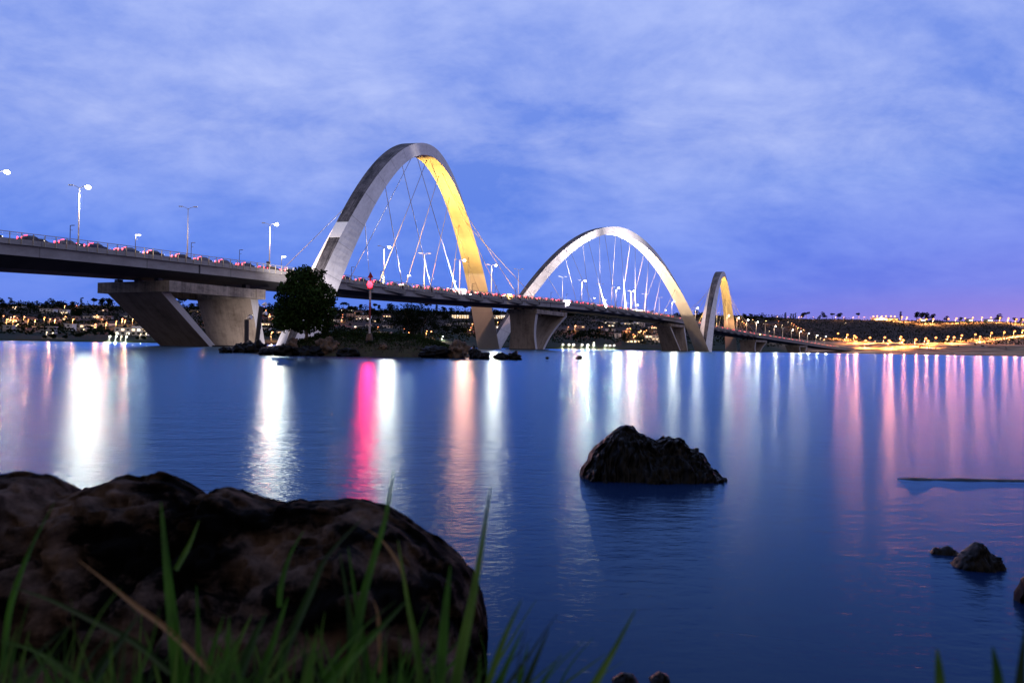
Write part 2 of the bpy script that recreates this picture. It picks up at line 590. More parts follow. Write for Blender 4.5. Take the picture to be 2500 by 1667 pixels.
def dk(Y, o, z):
    """point of the deck: station Y, o metres in from the near edge, z relative to the rail top"""
    E, T, n = frame(Y)
    p = E - n * o
    return Vector((p.x, p.y, rail_z(Y) + z))

bridge = empty('arch_bridge', (0, 0, 0))
tag(bridge, 'long concrete road bridge with three leaning-looking arches crossing over its deck', 'bridge')

def sweep(name, prof, mats, Y0=60, Y1=1035, step=6, midx=None, parent=bridge):
    """prof(Y) -> list of (o, z), closed loop"""
    mb = MB()
    n = int((Y1 - Y0) / step)
    st = [Y0 + (Y1 - Y0) * i / n for i in range(n + 1)]
    rings = [[dk(Y, o, z) for o, z in prof(Y)] for Y in st]
    k = len(rings[0])
    for i in range(n):
        for j in range(k):
            j2 = (j + 1) % k
            mi = midx[j] if midx else 0
            u0, u1 = st[i] * 1.11, st[i + 1] * 1.11
            mb.face([rings[i][j], rings[i][j2], rings[i + 1][j2], rings[i + 1][j]], mi,
                    [(u0, j * 2.0), (u0, j * 2.0 + 2), (u1, j * 2.0 + 2), (u1, j * 2.0)])
    for r_ in (rings[0], rings[-1][::-1]):
        mb.face(r_, midx[0] if midx else 0, [(0, 0)] * k)
    return mb.build(name, mats, parent)

def girder_prof(Y):
    B = lerp_table(BT, Y)
    return [(.55, -2.32), (.55, -4.3), (5, -B), (WID - 5, -B), (WID - .55, -4.3), (WID - .55, -2.32)]
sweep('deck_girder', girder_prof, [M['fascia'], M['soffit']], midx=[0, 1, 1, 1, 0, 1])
sweep('roadway', lambda Y: [(.45, -1.62), (.45, -2.30), (WID - .45, -2.30), (WID - .45, -1.62)], [M['asphalt']])
sweep('parapet', lambda Y: [(0, -1.25), (0, -2.28), (.43, -2.28), (.43, -1.25)], [M['fascia']])
sweep('parapet', lambda Y: [(WID - .43, -1.25), (WID - .43, -2.28), (WID, -2.28), (WID, -1.25)], [M['fascia']])
sweep('median_barrier', lambda Y: [(11.2, -.95), (11.0, -1.6), (12.0, -1.6), (11.8, -.95)], [M['fascia']])
sweep('handrail', lambda Y: [(-.02, 0), (-.02, -.14), (.14, -.14), (.14, 0)], [M['rail']])
sweep('handrail', lambda Y: [(.02, -.46), (.02, -.53), (.10, -.53), (.10, -.46)], [M['rail']])
sweep('handrail', lambda Y: [(WID - .1, 0), (WID - .1, -.12), (WID, -.12), (WID, 0)], [M['rail']])
# railing posts bolted to the outside of the kerb
post = MB(); post.box((0, 0, -1.1), (.10, .17, 2.1))
post_me = post.mesh('railing_post', M['post'])
rest = MB()
Y = 118.0
k = 0
while Y < 1020:
    E, T, n = frame(Y)
    c = dk(Y, -.075, -.03)
    rz = math.atan2(T.y, T.x)
    if k < 100:
        o = link('railing_post', post_me, bridge, c); o.rotation_euler = (0, 0, rz)
    else:
        rest.box(c + Vector((0, 0, -1.1)), (.10, .17, 2.1), rz)
    Y += 2.0
    k += 1
tag(rest.build('railing_post', M['post'], bridge), kind='stuff')
# expansion joints on the fascia
for Yj in (186, 222, 303, 372):
    j = MB(); c = dk(Yj, .50, -3.3); E, T, n = frame(Yj)
    j.box(c, (.35, .12, 1.95), math.atan2(T.y, T.x)); j.build('expansion_joint', M['dark'], bridge)

# ---- arches
J = [Vector(p) for p in ((-53.3, 192.8, 0), (-11.2, 399.4, 0), (139.4, 579.0, 0), (218.1, 790.3, 0))]
HA = (72.3, 73.2, 66.4)
def arch_frame(i, t):
    a, b = J[i], J[i + 1]
    Lh = (b - a).length
    T = (b - a) / Lh
    N = Vector((T.y, -T.x, 0))
    q0 = abs(2 * t - 1)
    z = HA[i] * (1 - q0 ** 1.89)
    dz = -HA[i] * 1.89 * q0 ** .89 * 2 * (1 if t > .5 else -1)
    nn = Vector((0, 0, Lh)) + T * (-dz)
    nn.normalize()
    q = q0 ** 1.5
    d = 4.18 + (3.29 - 4.18) * q
    wi = 6.41 + (11.2 - 6.41) * q
    we = 5.91 + (2.0 - 5.91) * q
    return a + T * (Lh * t) + Vector((0, 0, z)), nn, N, d, wi, we
def arch_pt(i, t, side, lat):
    """side +1 outer (extrados) .. -1 inner face, lat -1..1 across"""
    p, nn, N, d, wi, we = arch_frame(i, t)
    wd = we if side > 0 else wi
    return p + nn * (d / 2 * side) + N * (lat * wd / 2)
arches = []
for i in range(3):
    mb = MB()
    n = 120
    s = 0; prev = None
    tt = [-.006 + 1.012 * k / n for k in range(n + 1)]
    ss = []
    for t in tt:
        p = arch_frame(i, min(max(t, 0), 1))[0]
        s += (p - prev).length if prev else 0
        prev = p; ss.append(s)
    for k in range(n):
        A = [arch_pt(i, tt[k], 1, -1), arch_pt(i, tt[k], 1, 1), arch_pt(i, tt[k], -1, 1), arch_pt(i, tt[k], -1, -1)]
        B = [arch_pt(i, tt[k + 1], 1, -1), arch_pt(i, tt[k + 1], 1, 1), arch_pt(i, tt[k + 1], -1, 1), arch_pt(i, tt[k + 1], -1, -1)]
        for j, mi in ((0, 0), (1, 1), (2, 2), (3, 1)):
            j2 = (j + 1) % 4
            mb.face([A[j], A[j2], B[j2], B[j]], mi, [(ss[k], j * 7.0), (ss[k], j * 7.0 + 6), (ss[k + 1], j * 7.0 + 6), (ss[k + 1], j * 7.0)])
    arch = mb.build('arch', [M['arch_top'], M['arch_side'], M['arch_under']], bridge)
    arches.append(arch)
tag(arches[0], 'nearest and tallest-looking arch, its right leg glowing yellow underneath')
tag(arches[1], 'middle arch, its side face flooded with white light')
tag(arches[2], 'farthest arch, seen narrow and almost end on')

# pale repaired patch low on the back of the first arch
pl = MB()
pt = [arch_pt(0, t, 1, l) + arch_frame(0, t)[1] * .06 for t, l in ((.118, -1.0), (.118, 1.0), (.141, 1.0), (.141, -1.0))]
lowp = [p - arch_frame(0, .13)[1] * .05 for p in pt]
pl.hexa([lowp[0], lowp[1], lowp[3], lowp[2], pt[0], pt[1], pt[3], pt[2]])
plate = pl.build('painted_plate', M['white'], arches[0])
tag(plate, 'white rectangular plate on the weathered back of the arch')

# ---- cables and their brackets
TN = [.19 + .076 * k for k in range(8)]
mids = [291, 486, 681]
anchors = []
for i in range(3):
    for side in (0, 1):                 # 0 near edge, 1 far edge of the deck
        for k in range(8):
            # the near edge cables reach over to the arch leg beyond the crossing, and the far ones back again
            fwd = (side == 0)
            if i == 1:
                fwd = not fwd
            kk = k
            off = -47 + 16 * kk if fwd else -65 + 16 * kk
            t = TN[kk] if fwd else 1 - TN[7 - kk]
            Yc = mids[i] + off + (0 if side == 0 else 3)
            o = -.9 if side == 0 else WID + .9
            base = dk(Yc, o, -2.2)
            top = arch_pt(i, t, -.7, .25 if side == 0 else -.25)
            c = MB()
            c.tube([base, base.lerp(top, .5) + Vector((0, 0, -.12)), top], .105, 6)
            c.build('cable', M['cable'], arches[i], smooth_=True)
            if side == 0:
                b = MB()
                # wedge that grows out of the edge beam towards the anchorage
                p = []
                for (dY, oo) in ((-9, .2), (0, -1.5), (1.6, -1.5)):
                    p.append((dY, oo))
                def q(dY, oo, z): return dk(Yc + dY, oo, z)
                b.hexa([q(-8.5, .54, -3.0), q(-8.5, .44, -3.0), q(.9, .54, -4.28), q(.9, -1.5, -4.05),
                        q(-8.5, .54, -2.33), q(-8.5, .44, -2.33), q(.9, .54, -2.33), q(.9, -1.5, -2.33)])
                b.build('cable_bracket', M['fascia'], bridge)
                sb = MB()
                sb.tube([base + (base - top).normalized() * 1.6, base + (top - base).normalized() * 1.2], .26, 8)
                sb.build('cable_socket', M['dark'], bridge)
                anchors.append((i, k, Yc))

# ---- piers
def slab_leg(mb, top, base, thick_dir, thick_top, thick_base, bow=0.0, n=10):
    """top, base: (left, right) points of the front face; the slab runs back along thick_dir"""
    rows = []
    for k in range(n + 1):
        a = k / n
        l = base[0].lerp(top[0], a); r_ = base[1].lerp(top[1], a)
        b_ = thick_dir * bow * math.sin(math.pi * a)
        side = (r_ - l).normalized()
        l = l + side * (bow * math.sin(math.pi * a)); r_ = r_ + side * (-abs(bow) * math.sin(math.pi * a))
        th = thick_base + (thick_top - thick_base) * a
        rows.append((l, r_, r_ + thick_dir * th, l + thick_dir * th))
    for k in range(n):
        A, B = rows[k], rows[k + 1]
        for j in range(4):
            j2 = (j + 1) % 4
            h0, h1 = 14.0 * k / n, 14.0 * (k + 1) / n
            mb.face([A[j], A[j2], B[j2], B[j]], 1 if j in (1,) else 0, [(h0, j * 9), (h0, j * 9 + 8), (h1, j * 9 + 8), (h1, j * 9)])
    mb.face(rows[0][::-1], 0, [(0, 0)] * 4); mb.face(rows[-1], 0, [(0, 0)] * 4)

def beam(mb, a, b, inward, wdt, z0, z1, m=0):
    a = Vector(a); b = Vector(b)
    P = []
    L = (b - a).length
    A = [a, b, b + inward * wdt, a + inward * wdt]
    lo = [Vector((p.x, p.y, z0)) for p in A]; hi = [Vector((p.x, p.y, z1)) for p in A]
    for j in range(4):
        j2 = (j + 1) % 4
        l2 = (A[j2] - A[j]).length
        mb.face([lo[j], lo[j2], hi[j2], hi[j]], m, [(0 + j * 31, 0), (l2 + j * 31, 0), (l2 + j * 31, z1 - z0), (j * 31, z1 - z0)])
    mb.face(hi, m, [(0, 0), (L, 0), (L, 2), (0, 2)]); mb.face(lo[::-1], m, [(0, 0), (L, 0), (L, 2), (0, 2)])

def pier(Yc, z_cap, spread, inset, width, A_base, B_base, cap_t=2.0, span=30.0, name_label=None, mirror=False):
    """square ring of cap beams carried by two slab legs leaning in the direction of the bridge"""
    root = empty('pier'); root.parent = bridge
    if name_label: tag(root, name_label)
    E, T, n = frame(Yc)
    def q(s, t, z):
        p = E + T * s - n * (t + inset)
        return Vector((p.x, p.y, z))
    z0, z1 = z_cap - cap_t, z_cap
    def piece(name, *a):
        mb = MB(); beam(mb, *a); mb.build(name, M['cap'], root)
    piece('cap_beam', q(0, width, 0), q(0, 0, 0), T, 3.2, z0, z1)
    piece('cap_beam', q(span - 3.2, width, 0), q(span - 3.2, 0, 0), T, 3.2, z0, z1)
    piece('cap_beam', q(3.2, .25, 0), q(span - 3.2, .25, 0), -n, 2.2, z0 + .12, z1 - .08)
    piece('cap_beam', q(3.2, width - 2.4, 0), q(span - 3.2, width - 2.4, 0), -n, 2.2, z0 + .12, z1 - .08)
    for s in (1.6, span - 1.6):
        for t in (width * .22, width * .5, width * .78):
            b = MB(); zz = rail_z(Yc + s * .9) - lerp_table(BT, Yc + s * .9)
            c = q(s, t, (z1 + zz) / 2)
            b.box(c, (1.3, 1.3, max(zz - z1 - .02, .3)), math.atan2(T.y, T.x)); b.build('bearing', M['dark'], root)
    (as0, at0, at1, bow_a), (bs0, bt0, bt1, bow_b) = A_base, B_base
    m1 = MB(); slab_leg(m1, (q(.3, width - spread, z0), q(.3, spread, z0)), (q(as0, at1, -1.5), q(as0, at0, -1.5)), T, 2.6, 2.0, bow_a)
    m1.build('leg', [M['pier'], M['pier_edge_lit']], root)
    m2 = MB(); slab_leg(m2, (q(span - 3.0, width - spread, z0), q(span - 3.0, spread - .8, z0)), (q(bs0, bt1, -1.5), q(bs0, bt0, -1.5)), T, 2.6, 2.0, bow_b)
    m2.build('leg', [M['pier'], M['pier_edge_lit']], root)
    ft = MB(); f0 = min(as0, bs0) - 1; f1 = max(as0, bs0) + 4
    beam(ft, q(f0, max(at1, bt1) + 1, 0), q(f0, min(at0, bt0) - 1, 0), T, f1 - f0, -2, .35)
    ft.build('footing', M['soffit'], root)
    return q

pier(178, 14.75, 3.0, 0.0, 24.0, (16.5, 3.0, 20.0, 0), (25, -3.5, 13.5, 0), cap_t=2.5, name_label='nearest pier on two wide leaning concrete slabs')
pier(357, 18.3, .6, 0.0, 14.5, (2, .8, 15, 1.0), (10, 2.0, 9.0, -1.5), span=36, name_label='second pier with curved slab legs')
pier(553, 19.2, .8, 0.0, 11.5, (12, -4, 9.5, 0), (24, -5, 8, 0), span=34, name_label='third pier beside the foot of the middle arch')
pier(748, 11.5, .6, 0.0, 16, (2, 1, 16, .6), (18, 2, 12, -1.0), span=36, name_label='fourth pier, farthest from the camera')
pier(868, 8.0, .6, 0.0, 16, (6, 1, 14, 0), (20, 1, 14, 0), span=28, name_label='dark last pier close to the far shore')

# ------------------------------------------------------------------ bridge lamp posts
def make_lamp(name, lit, key='street_bulb'):
    root = empty(name)
    p = MB(); p.tube([(0, 0, 0), (0, 0, 7), (0, 0, 13.6)], [.17, .13, .09], 8); p.tube([(0, 0, 0), (0, 0, .5)], .28, 8)
    kid(root, p.build('pole', M['lamp_pole'], root, smooth_=True))
    for s in (-1, 1):
        a = MB(); a.tube([(0, 0, 13.3), (s * .6, 0, 13.75), (s * 1.35, 0, 13.95)], .06, 6)
        kid(root, a.build('arm', M['lamp_pole'], root))
        h = MB(); h.box((s * 1.75, 0, 14.0), (.95, .34, .16))
        hd = kid(root, h.build('lamp_head', M['lamp_pole'], root))
        g = MB(); on = lit and s == 1
        if on:
            g.tube([(s * 1.75, 0, 13.30), (s * 1.75, 0, 13.38), (s * 1.75, 0, 13.6), (s * 1.75, 0, 13.84), (s * 1.75, 0, 13.93)], [.18, .40, .55, .42, .2], 12)
        else:
            g.box((s * 1.75, 0, 13.89), (.7, .26, .06))
        kid(hd, g.build('lamp_glass', M['lamp_white'] if on else M['lamp_off'], hd))
        if on: kid(root, add_bulb(key, root, (s * 1.75, 0, 12.85)))
    return root
lamp_on = make_lamp('street_lamp', True)
lamp_off = make_lamp('street_lamp', False)
lamp_warm = make_lamp('street_lamp', True, 'warm_street_bulb')
lamp_dim = make_lamp('street_lamp', True, 'dim_street_bulb')
LX = [(-8, 2), (190, 1), (457, 0), (656, 1), (936, 1), (1036, 0), (1122, 3), (1199, 1), (1265, 0), (1373, 0), (1420, 1), (1464, 0), (1503, 1), (1541, 1), (1575, 0), (1609, 0), (1640, 1), (1698, 1), (1750, 0), (1775, 1), (1799, 3), (1823, 1), (1846, 1), (1868, 0), (1890, 1), (1911, 0), (1932, 1), (1952, 1), (1972, 1), (1992, 1), (2014, 1)]
def station(px, py, o):
    u = level(px, py)[0] / F
    best = min((abs(dk(y, o, 0).x / dk(y, o, 0).y - u), y) for y in np.arange(90, 1030, .5))
    return best[1]
used = set()
for k, (px, lit_) in enumerate(LX):
    py = 540 + .14 * px
    Y = station(px, py, 11.5)
    p = dk(Y, 11.5, -.95)
    src = (lamp_off, lamp_on, lamp_dim, lamp_warm)[lit_]
    if id(src) in used:
        o = copy_tree(src)
    else:
        o = src; used.add(id(src))
    o.location = p
    o.rotation_euler = (0, 0, R(8))
    hgt = 1.0 if Y < 700 else 1.0 - .14 * smooth(700, 950, Y)
    o.scale = (1, 1, hgt)
    tag(o, ('lit' if lit_ else 'unlit') + ' tall twin-arm street lamp on the bridge median, ' + ordinal(k + 1) + ' from the left', 'street lamp', 'tall street lamps along the bridge')

def make_walk_lamp(lit):
    root = empty('walkway_lamp')
    p = MB(); p.tube([(0, 0, 0), (0, 0, 4.3)], .075, 6)
    kid(root, p.build('pole', M['dark'], root))
    a = MB(); a.tube([(0, 0, 4.22), (.75, 0, 4.22)], .05, 6); a.tube([(0, 0, 3.3), (.55, 0, 3.3)], .04, 6)
    kid(root, a.build('arm', M['dark'], root))
    if lit:
        h = MB(); h.box((.62, 0, 4.28), (.8, .3, .14))
        kid(root, h.build('lamp_head', M['dark'], root))
        g = MB(); g.box((.62, 0, 4.12), (.95, .4, .16))
        kid(root, g.build('lamp_glass', M['lamp_walk'], root))
        kid(root, add_bulb('walkway_bulb', root, (.62, 0, 3.7)))
    else:
        h = MB(); h.box((.62, 0, 4.26), (.7, .25, .1))
        kid(root, h.build('lamp_head', M['dark'], root))
    return root
w_on, w_off = make_walk_lamp(True), make_walk_lamp(False)
wl_lit = {1, 4, 8, 10, 18, 22, 25}
used = set()
k = 0
Y = 157.0
while Y < 640:
    src = w_on if k in wl_lit else w_off
    if id(src) in used: o = copy_tree(src)
    else: o = src; used.add(id(src))
    o.location = dk(Y, .62, -1.62)
    o.rotation_euler = (0, 0, R(-10))
    tag(o, ('lit' if k in wl_lit else 'unlit') + ' short one-arm walkway lamp at the bridge railing, ' + ordinal(k + 1) + ' from the left', 'lamp post', 'walkway lamps along the bridge railing')
    Y += 13.4 if Y < 300 else 17
    k += 1

# ------------------------------------------------------------------ floodlights with their beams
def spot(name, loc, target, power, col, size, blend=.6, parent=None, rad=1.4):
    d = bpy.data.lights.new(name, 'SPOT')
    d.energy = power; d.color = col; d.spot_size = R(size); d.spot_blend = blend; d.shadow_soft_size = rad
    o = bpy.data.objects.new(name, d)
    COL.objects.link(o)
    v = Vector(target) - Vector(loc)
    o.rotation_euler = v.to_track_quat('-Z', 'Y').to_euler()
    if parent is not None:
        o.parent = parent
        o.location = Vector(loc) - parent.location
    else:
        o.location = loc
    return o
def floodlight(loc, target, glass, label, scale=1.0, beam_=None):
    root = empty('floodlight', loc)
    v = (Vector(target) - Vector(loc)).normalized()
    rot = v.to_track_quat('X', 'Z').to_matrix().to_4x4()
    h = MB(); h.box((0, 0, .55 * scale), (.5 * scale, .8 * scale, .6 * scale), 0, 0, rot)
    h.tube([(0, 0, 0), (0, 0, .4 * scale)], .07 * scale, 6)
    hd = h.build('housing', M['dark'], root)
    g = MB(); g.box(Vector((0, 0, .55 * scale)) + v * .27 * scale, (.06 * scale, .74 * scale, .54 * scale), 0, 0, rot)
    g.build('lamp_glass', M[glass], root)
    tag(root, label, 'floodlight', 'floodlights of the bridge')
    if beam_:
        p, col, size = beam_
        spot('flood_beam', Vector(loc) + Vector((0, 0, .55 * scale)) + v * .5 * scale, target, p, col, size, parent=root)
    return root
YEL = (1, .56, .12); WHT = (1, .90, .92); WRM = (1, .70, .42)
# arch 1: yellow on the underside of its far leg, from the deck near the crossing
floodlight(dk(262, 13.5, -1.6), arch_pt(0, .76, -1, 0), 'flood_yellow', 'yellow floodlight on the deck under the first arch, aimed up its far leg', 1, (430000, YEL, 66))
floodlight(dk(292, 9.0, -1.6), arch_pt(0, .585, -1, 0), 'flood_yellow', 'added yellow floodlight on the deck below the crown of the first arch', 1, (230000, YEL, 60))  # extra lamp added to brighten the upper soffit evenly
floodlight(dk(318, 12.5, -1.6), arch_pt(0, .70, -1, .2), 'flood_yellow', 'added yellow floodlight on the deck nearest the far leg of the first arch', 1, (90000, YEL, 110))  # another added lamp, spreading the yellow light wider on that leg
floodlight(dk(331, -1.0, -2.3), arch_pt(0, .83, -1, .5), 'flood_yellow', 'bright yellow floodlight hung on a cable bracket over the second pier', 1.3, (120000, YEL, 60))
# arch 1 near leg, white from the pier posts
floodlight(at(612, 778, 181), arch_pt(0, .2, 0, 1), 'flood_white', 'white floodlight on top of the thin post before the first pier', 1, (150000, WHT, 60))
floodlight(at(612, 842, 179), at(634, 815, 199), 'flood_white', 'low white floodlight at the waterline aimed at the second leg of the first pier', .4, (34000, WHT, 50))
floodlight(dk(300, -1.3, -2.3), arch_pt(0, .27, 0, 1), 'flood_white', 'white floodlight on a railing bracket under the crown of the first arch', .8, (1500000, WHT, 60))
# arch 2
floodlight(dk(388, -1.0, -2.3), arch_pt(1, .13, 0, 1), 'flood_white', 'white floodlight at the railing nearest the left foot of the middle arch', 1, (330000, WHT, 70))
floodlight(dk(440, -1.0, -2.3), arch_pt(1, .27, -.3, 1), 'flood_white', 'white floodlight at the railing before the middle arch', 1, (1500000, WHT, 80))
floodlight(dk(470, -1.0, -2.3), arch_pt(1, .52, -.6, 1), 'flood_white', 'white floodlight on a cable bracket under the crown of the middle arch', 1, (1300000, WHT, 70))
floodlight(dk(482, 6, -1.6), arch_pt(1, .73, -1, 0), 'flood_white', 'warm floodlight on the deck under the middle arch, aimed up its right leg', 1, (1700000, WRM, 88))
# arch 3
floodlight(dk(655, 12, -1.6), arch_pt(2, .68, -1, 0), 'flood_yellow', 'yellow floodlight on the deck under the farthest arch', 1, (640000, YEL, 66))
floodlight(dk(610, -1, -2.3), arch_pt(2, .2, 0, 1), 'flood_white', 'white floodlight at the near leg of the farthest arch', 1, (200000, WHT, 60))
floodlight(dk(757, -.8, -2.0), dk(700, -8, 20), 'flood_yellow', 'yellow floodlight on the railing past the farthest arch', 1.2)

# ------------------------------------------------------------------ traffic on the deck
M['paint'] = [mat('car_paint_' + n_, c_, .35, .2, spec=.5) for n_, c_ in (('dark_grey', (.05, .05, .055)), ('black', (.02, .02, .024)), ('dark_blue', (.02, .03, .07)), ('grey', (.14, .14, .15)))]
M['glass'] = mat('car_glass', (.01, .012, .016), .1, spec=.6)
M['tyre'] = mat('tyre_rubber', (.015, .015, .015), .9)
def make_car(paint):
    root = empty('car')
    prof = [(-2.1, .35), (-2.15, .8), (-1.9, .95), (-1.45, 1.0), (-.95, 1.42), (.35, 1.45), (1.05, 1.0), (2.0, .85), (2.15, .6), (2.1, .35)]
    b = MB()
    L_ = [Vector((x, -.85 + (.12 if z > 1.1 else 0), z)) for x, z in prof]; R_ = [Vector((x, .85 - (.12 if z > 1.1 else 0), z)) for x, z in prof]
    b.face(L_); b.face(R_[::-1])
    for k in range(len(prof)):
        k2 = (k + 1) % len(prof); b.face([L_[k2], L_[k], R_[k], R_[k2]])
    kid(root, b.build('body', paint, root))
    g = MB()
    for s in (-1, 1):
        y = s * .80
        g.face([(-1.3, s * .835, 1.05), (-.9, s * .765, 1.37), (.3, s * .765, 1.38), (.9, s * .835, 1.05)])
    g.face([(-1.44, -.6, 1.06), (-1.44, .6, 1.06), (-1.0, .6, 1.40), (-1.0, -.6, 1.40)])
    g.face([(1.0, -.6, 1.08), (1.0, .6, 1.08), (.44, .6, 1.42), (.44, -.6, 1.42)])
    kid(root, g.build('window', M['glass'], root))
    for x in (-1.35, 1.35):
        for y in (-.78, .78):
            w_ = MB(); w_.tube([(x, y - .1, .32), (x, y + .1, .32)], .32, 10)
            kid(root, w_.build('wheel', M['tyre'], root))
    hb = MB(); hb.box((-1.02, 0, 1.40), (.10, 1.1, .10)); kid(root, hb.build('high_brake_light', M['tail_red'], root))
    for s in (-1, 1):
        t = MB(); t.box((-2.13, s * .66, .86), (.10, .26, .42)); kid(root, t.build('tail_light', M['tail_red'], root))
        h = MB(); h.box((2.14, s * .6, .68), (.08, .34, .16)); kid(root, h.build('headlight', M['head_white'], root))
    return root
cars = [make_car(p) for p in M['paint']]
cn = ['dark grey', 'black', 'dark blue', 'grey']
used = set()
def put_car(Y, o, away, idx, label):
    src = cars[idx]
    c = copy_tree(src) if idx in used else src
    used.add(idx)
    E, T, n = frame(Y)
    c.location = dk(Y, o, -1.615)
    c.rotation_euler = (0, 0, math.atan2(T.y, T.x) + (0 if away else math.pi))
    tag(c, label, 'car', 'cars driving over the bridge')
Y = 118; k = 0
while Y < 980:
    ci = (k * 3 + k // 4) % 4
    put_car(Y, 2.0, True, ci, cn[ci] + ' car with red tail lights on the near lanes, ' + ordinal(k + 1) + ' from the left')
    Y += rnd.uniform(5.5, 8.5) if Y < 420 else rnd.uniform(9, 16)
    k += 1
Y = 121; k = 0
while Y < 560:
    ci = (k * 5 + 1) % 4
    put_car(Y, 5.4, True, ci, cn[ci] + ' car with red tail lights on the second near lane, ' + ordinal(k + 1) + ' from the left')
    Y += rnd.uniform(6, 12)
    k += 1
Y = 150; k = 0
while Y < 960:
    put_car(Y, 17.5, False, (k + 2) % 4, cn[(k + 2) % 4] + ' car with white headlights on the far lanes, ' + ordinal(k + 1) + ' from the left')
    Y += rnd.uniform(26, 50)
    k += 1

# ------------------------------------------------------------------ people on the walkway
def skin_figure(name, edges, radii, material, loc, rz, label):
    me = bpy.data.meshes.new(name)
    me.from_pydata([e_[0] for e_ in radii], edges, [])
    o = link(name, me, None, loc)
    o.rotation_euler = (0, 0, rz)
    o.modifiers.new('skin', 'SKIN')
    for v, r_ in zip(me.skin_vertices[0].data, radii):
        v.radius = (r_[1], r_[1] * r_[2])
    me.skin_vertices[0].data[0].use_root = True
    s_ = o.modifiers.new('sub', 'SUBSURF'); s_.levels = 1; s_.render_levels = 2
    me.materials.append(material)
    tag(o, label, 'person')
    return o
BODY = [((0, 0, .95), .14, .8), ((0, 0, 1.2), .13, .75), ((0, 0, 1.42), .15, .7), ((0, 0, 1.52), .055, 1), ((0, 0, 1.62), .10, 1), ((0, 0, 1.73), .085, 1),
        ((.2, 0, 1.42), .055, 1), ((.26, .05, 1.14), .045, 1), ((.22, .2, .95), .035, 1),
        ((-.2, 0, 1.42), .055, 1), ((-.26, -.04, 1.14), .045, 1), ((-.25, .08, .9), .035, 1),
        ((.1, .02, .88), .09, 1), ((.11, .12, .5), .065, 1), ((.11, .02, .08), .045, 1), ((.11, .17, .03), .04, .8),
        ((-.1, 0, .88), .09, 1), ((-.11, -.03, .5), .065, 1), ((-.11, -.16, .08), .045, 1), ((-.11, -.02, .03), .04, .8)]
EDG = [(0, 1), (1, 2), (2, 3), (3, 4), (4, 5), (2, 6), (6, 7), (7, 8), (2, 9), (9, 10), (10, 11), (0, 12), (12, 13), (13, 14), (14, 15), (0, 16), (16, 17), (17, 18), (18, 19)]
M['shirt_pale'] = mat('pale_clothes', (.6, .58, .55), .9)
M['shirt_dark'] = mat('dark_clothes', (.05, .05, .06), .9)
skin_figure('person', EDG, BODY, M['shirt_pale'], dk(station(629, 640, .9), .9, -1.62), R(-30), 'person in pale clothes walking behind the bridge railing left of the first arch')
skin_figure('person', EDG, BODY, M['shirt_dark'], dk(station(1150, 705, .9), .9, -1.62), R(150), 'person in dark clothes walking behind the railing under the first arch')
# box cabinet near the third lamp
cb = MB(); c_ = dk(station(655, 640, .8), .9, -1.62); cb.box(c_ + Vector((0, 0, 1.6)), (.9, .5, 1.5)); cb.tube([c_, c_ + Vector((0, 0, .9))], .08, 6)
cb.box(c_ + Vector((0, 0, 2.38)), (1.0, .6, .08)); cb.box(c_ + Vector((0, -.26, 1.6)), (.7, .04, 1.2))
tag(cb.build('control_box', M['dark']), 'dark control box on a post at the railing beside a lit lamp', 'control box')

# ------------------------------------------------------------------ floodlight posts before the first pier
for (px, pt_, pb, lean, lab) in ((602, 780, 846, 0, 'straight dark steel post with two round floodlights before the first pier'), (631, 748, 846, 6.5, 'taller leaning dark steel post at the right edge of the first pier')):
    Y = 174
    b_ = at(px - lean, pb, Y); b_.z = -1.0
    tp = at(px + lean, pt_, Y)
    root = empty('floodlight_post', b_)
    m = MB(); m.tube([(0, 0, 0), tp - b_], .5, 8); m.build('pole', M['dark'], root)
    for dz, sx in ((.35, .9), (-6 if not lean else -1.6, 1.0)):
        h = MB(); c_ = tp - b_ + Vector((sx, -.3, dz))
        h.tube([c_ + Vector((-.5, .1, 0)), c_ + Vector((.25, -.1, .15))], [.22, .48], 10); h.tube([c_ + Vector((-.4, .1, 0)), c_ + Vector((-sx, .3, -.1))], .09, 6)
        hd = h.build('lamp_head', M['lamp_pole'], root)
    tag(root, lab, 'lamp post', 'floodlight posts of the first pier')

# ------------------------------------------------------------------ island with trees and marker
def fbm(p, o=5):
    return mnoise.fractal(p, 1.0, 2.0, o)
M['rock_dark'] = mat('wet_dark_rock', (.0012, .0011, .0011), .45, col2=(.018, .0135, .010), vscale=11, bump=.9, bscale=34, spec=.11, lo=.52, hi=.80)
M['rock_mid'] = mat('shore_rock', (.02, .015, .012), .7, col2=(.15, .095, .06), vscale=2.2, bump=.5, bscale=6)
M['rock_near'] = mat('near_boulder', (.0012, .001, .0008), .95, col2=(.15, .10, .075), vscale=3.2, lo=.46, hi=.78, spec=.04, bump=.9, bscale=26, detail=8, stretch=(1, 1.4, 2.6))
M['leaf_dark'] = mat('dark_tree_leaves', (.009, .022, .006), .8, col2=(.028, .06, .010), vscale=1.3, spec=.08)
M['leaf_far'] = mat('far_tree_leaves', (.005, .009, .005), .9, col2=(.010, .017, .008), vscale=.4, spec=.02)
M['bark'] = mat('bark', (.10, .07, .05), .9, col2=(.05, .035, .025), vscale=6)
M['bush'] = mat('bush_leaves', (.006, .014, .004), .8, col2=(.02, .036, .008), vscale=1.6, spec=.05)
M['soil'] = mat('island_soil', (.03, .024, .018), .95, col2=(.05, .05, .025), vscale=2)

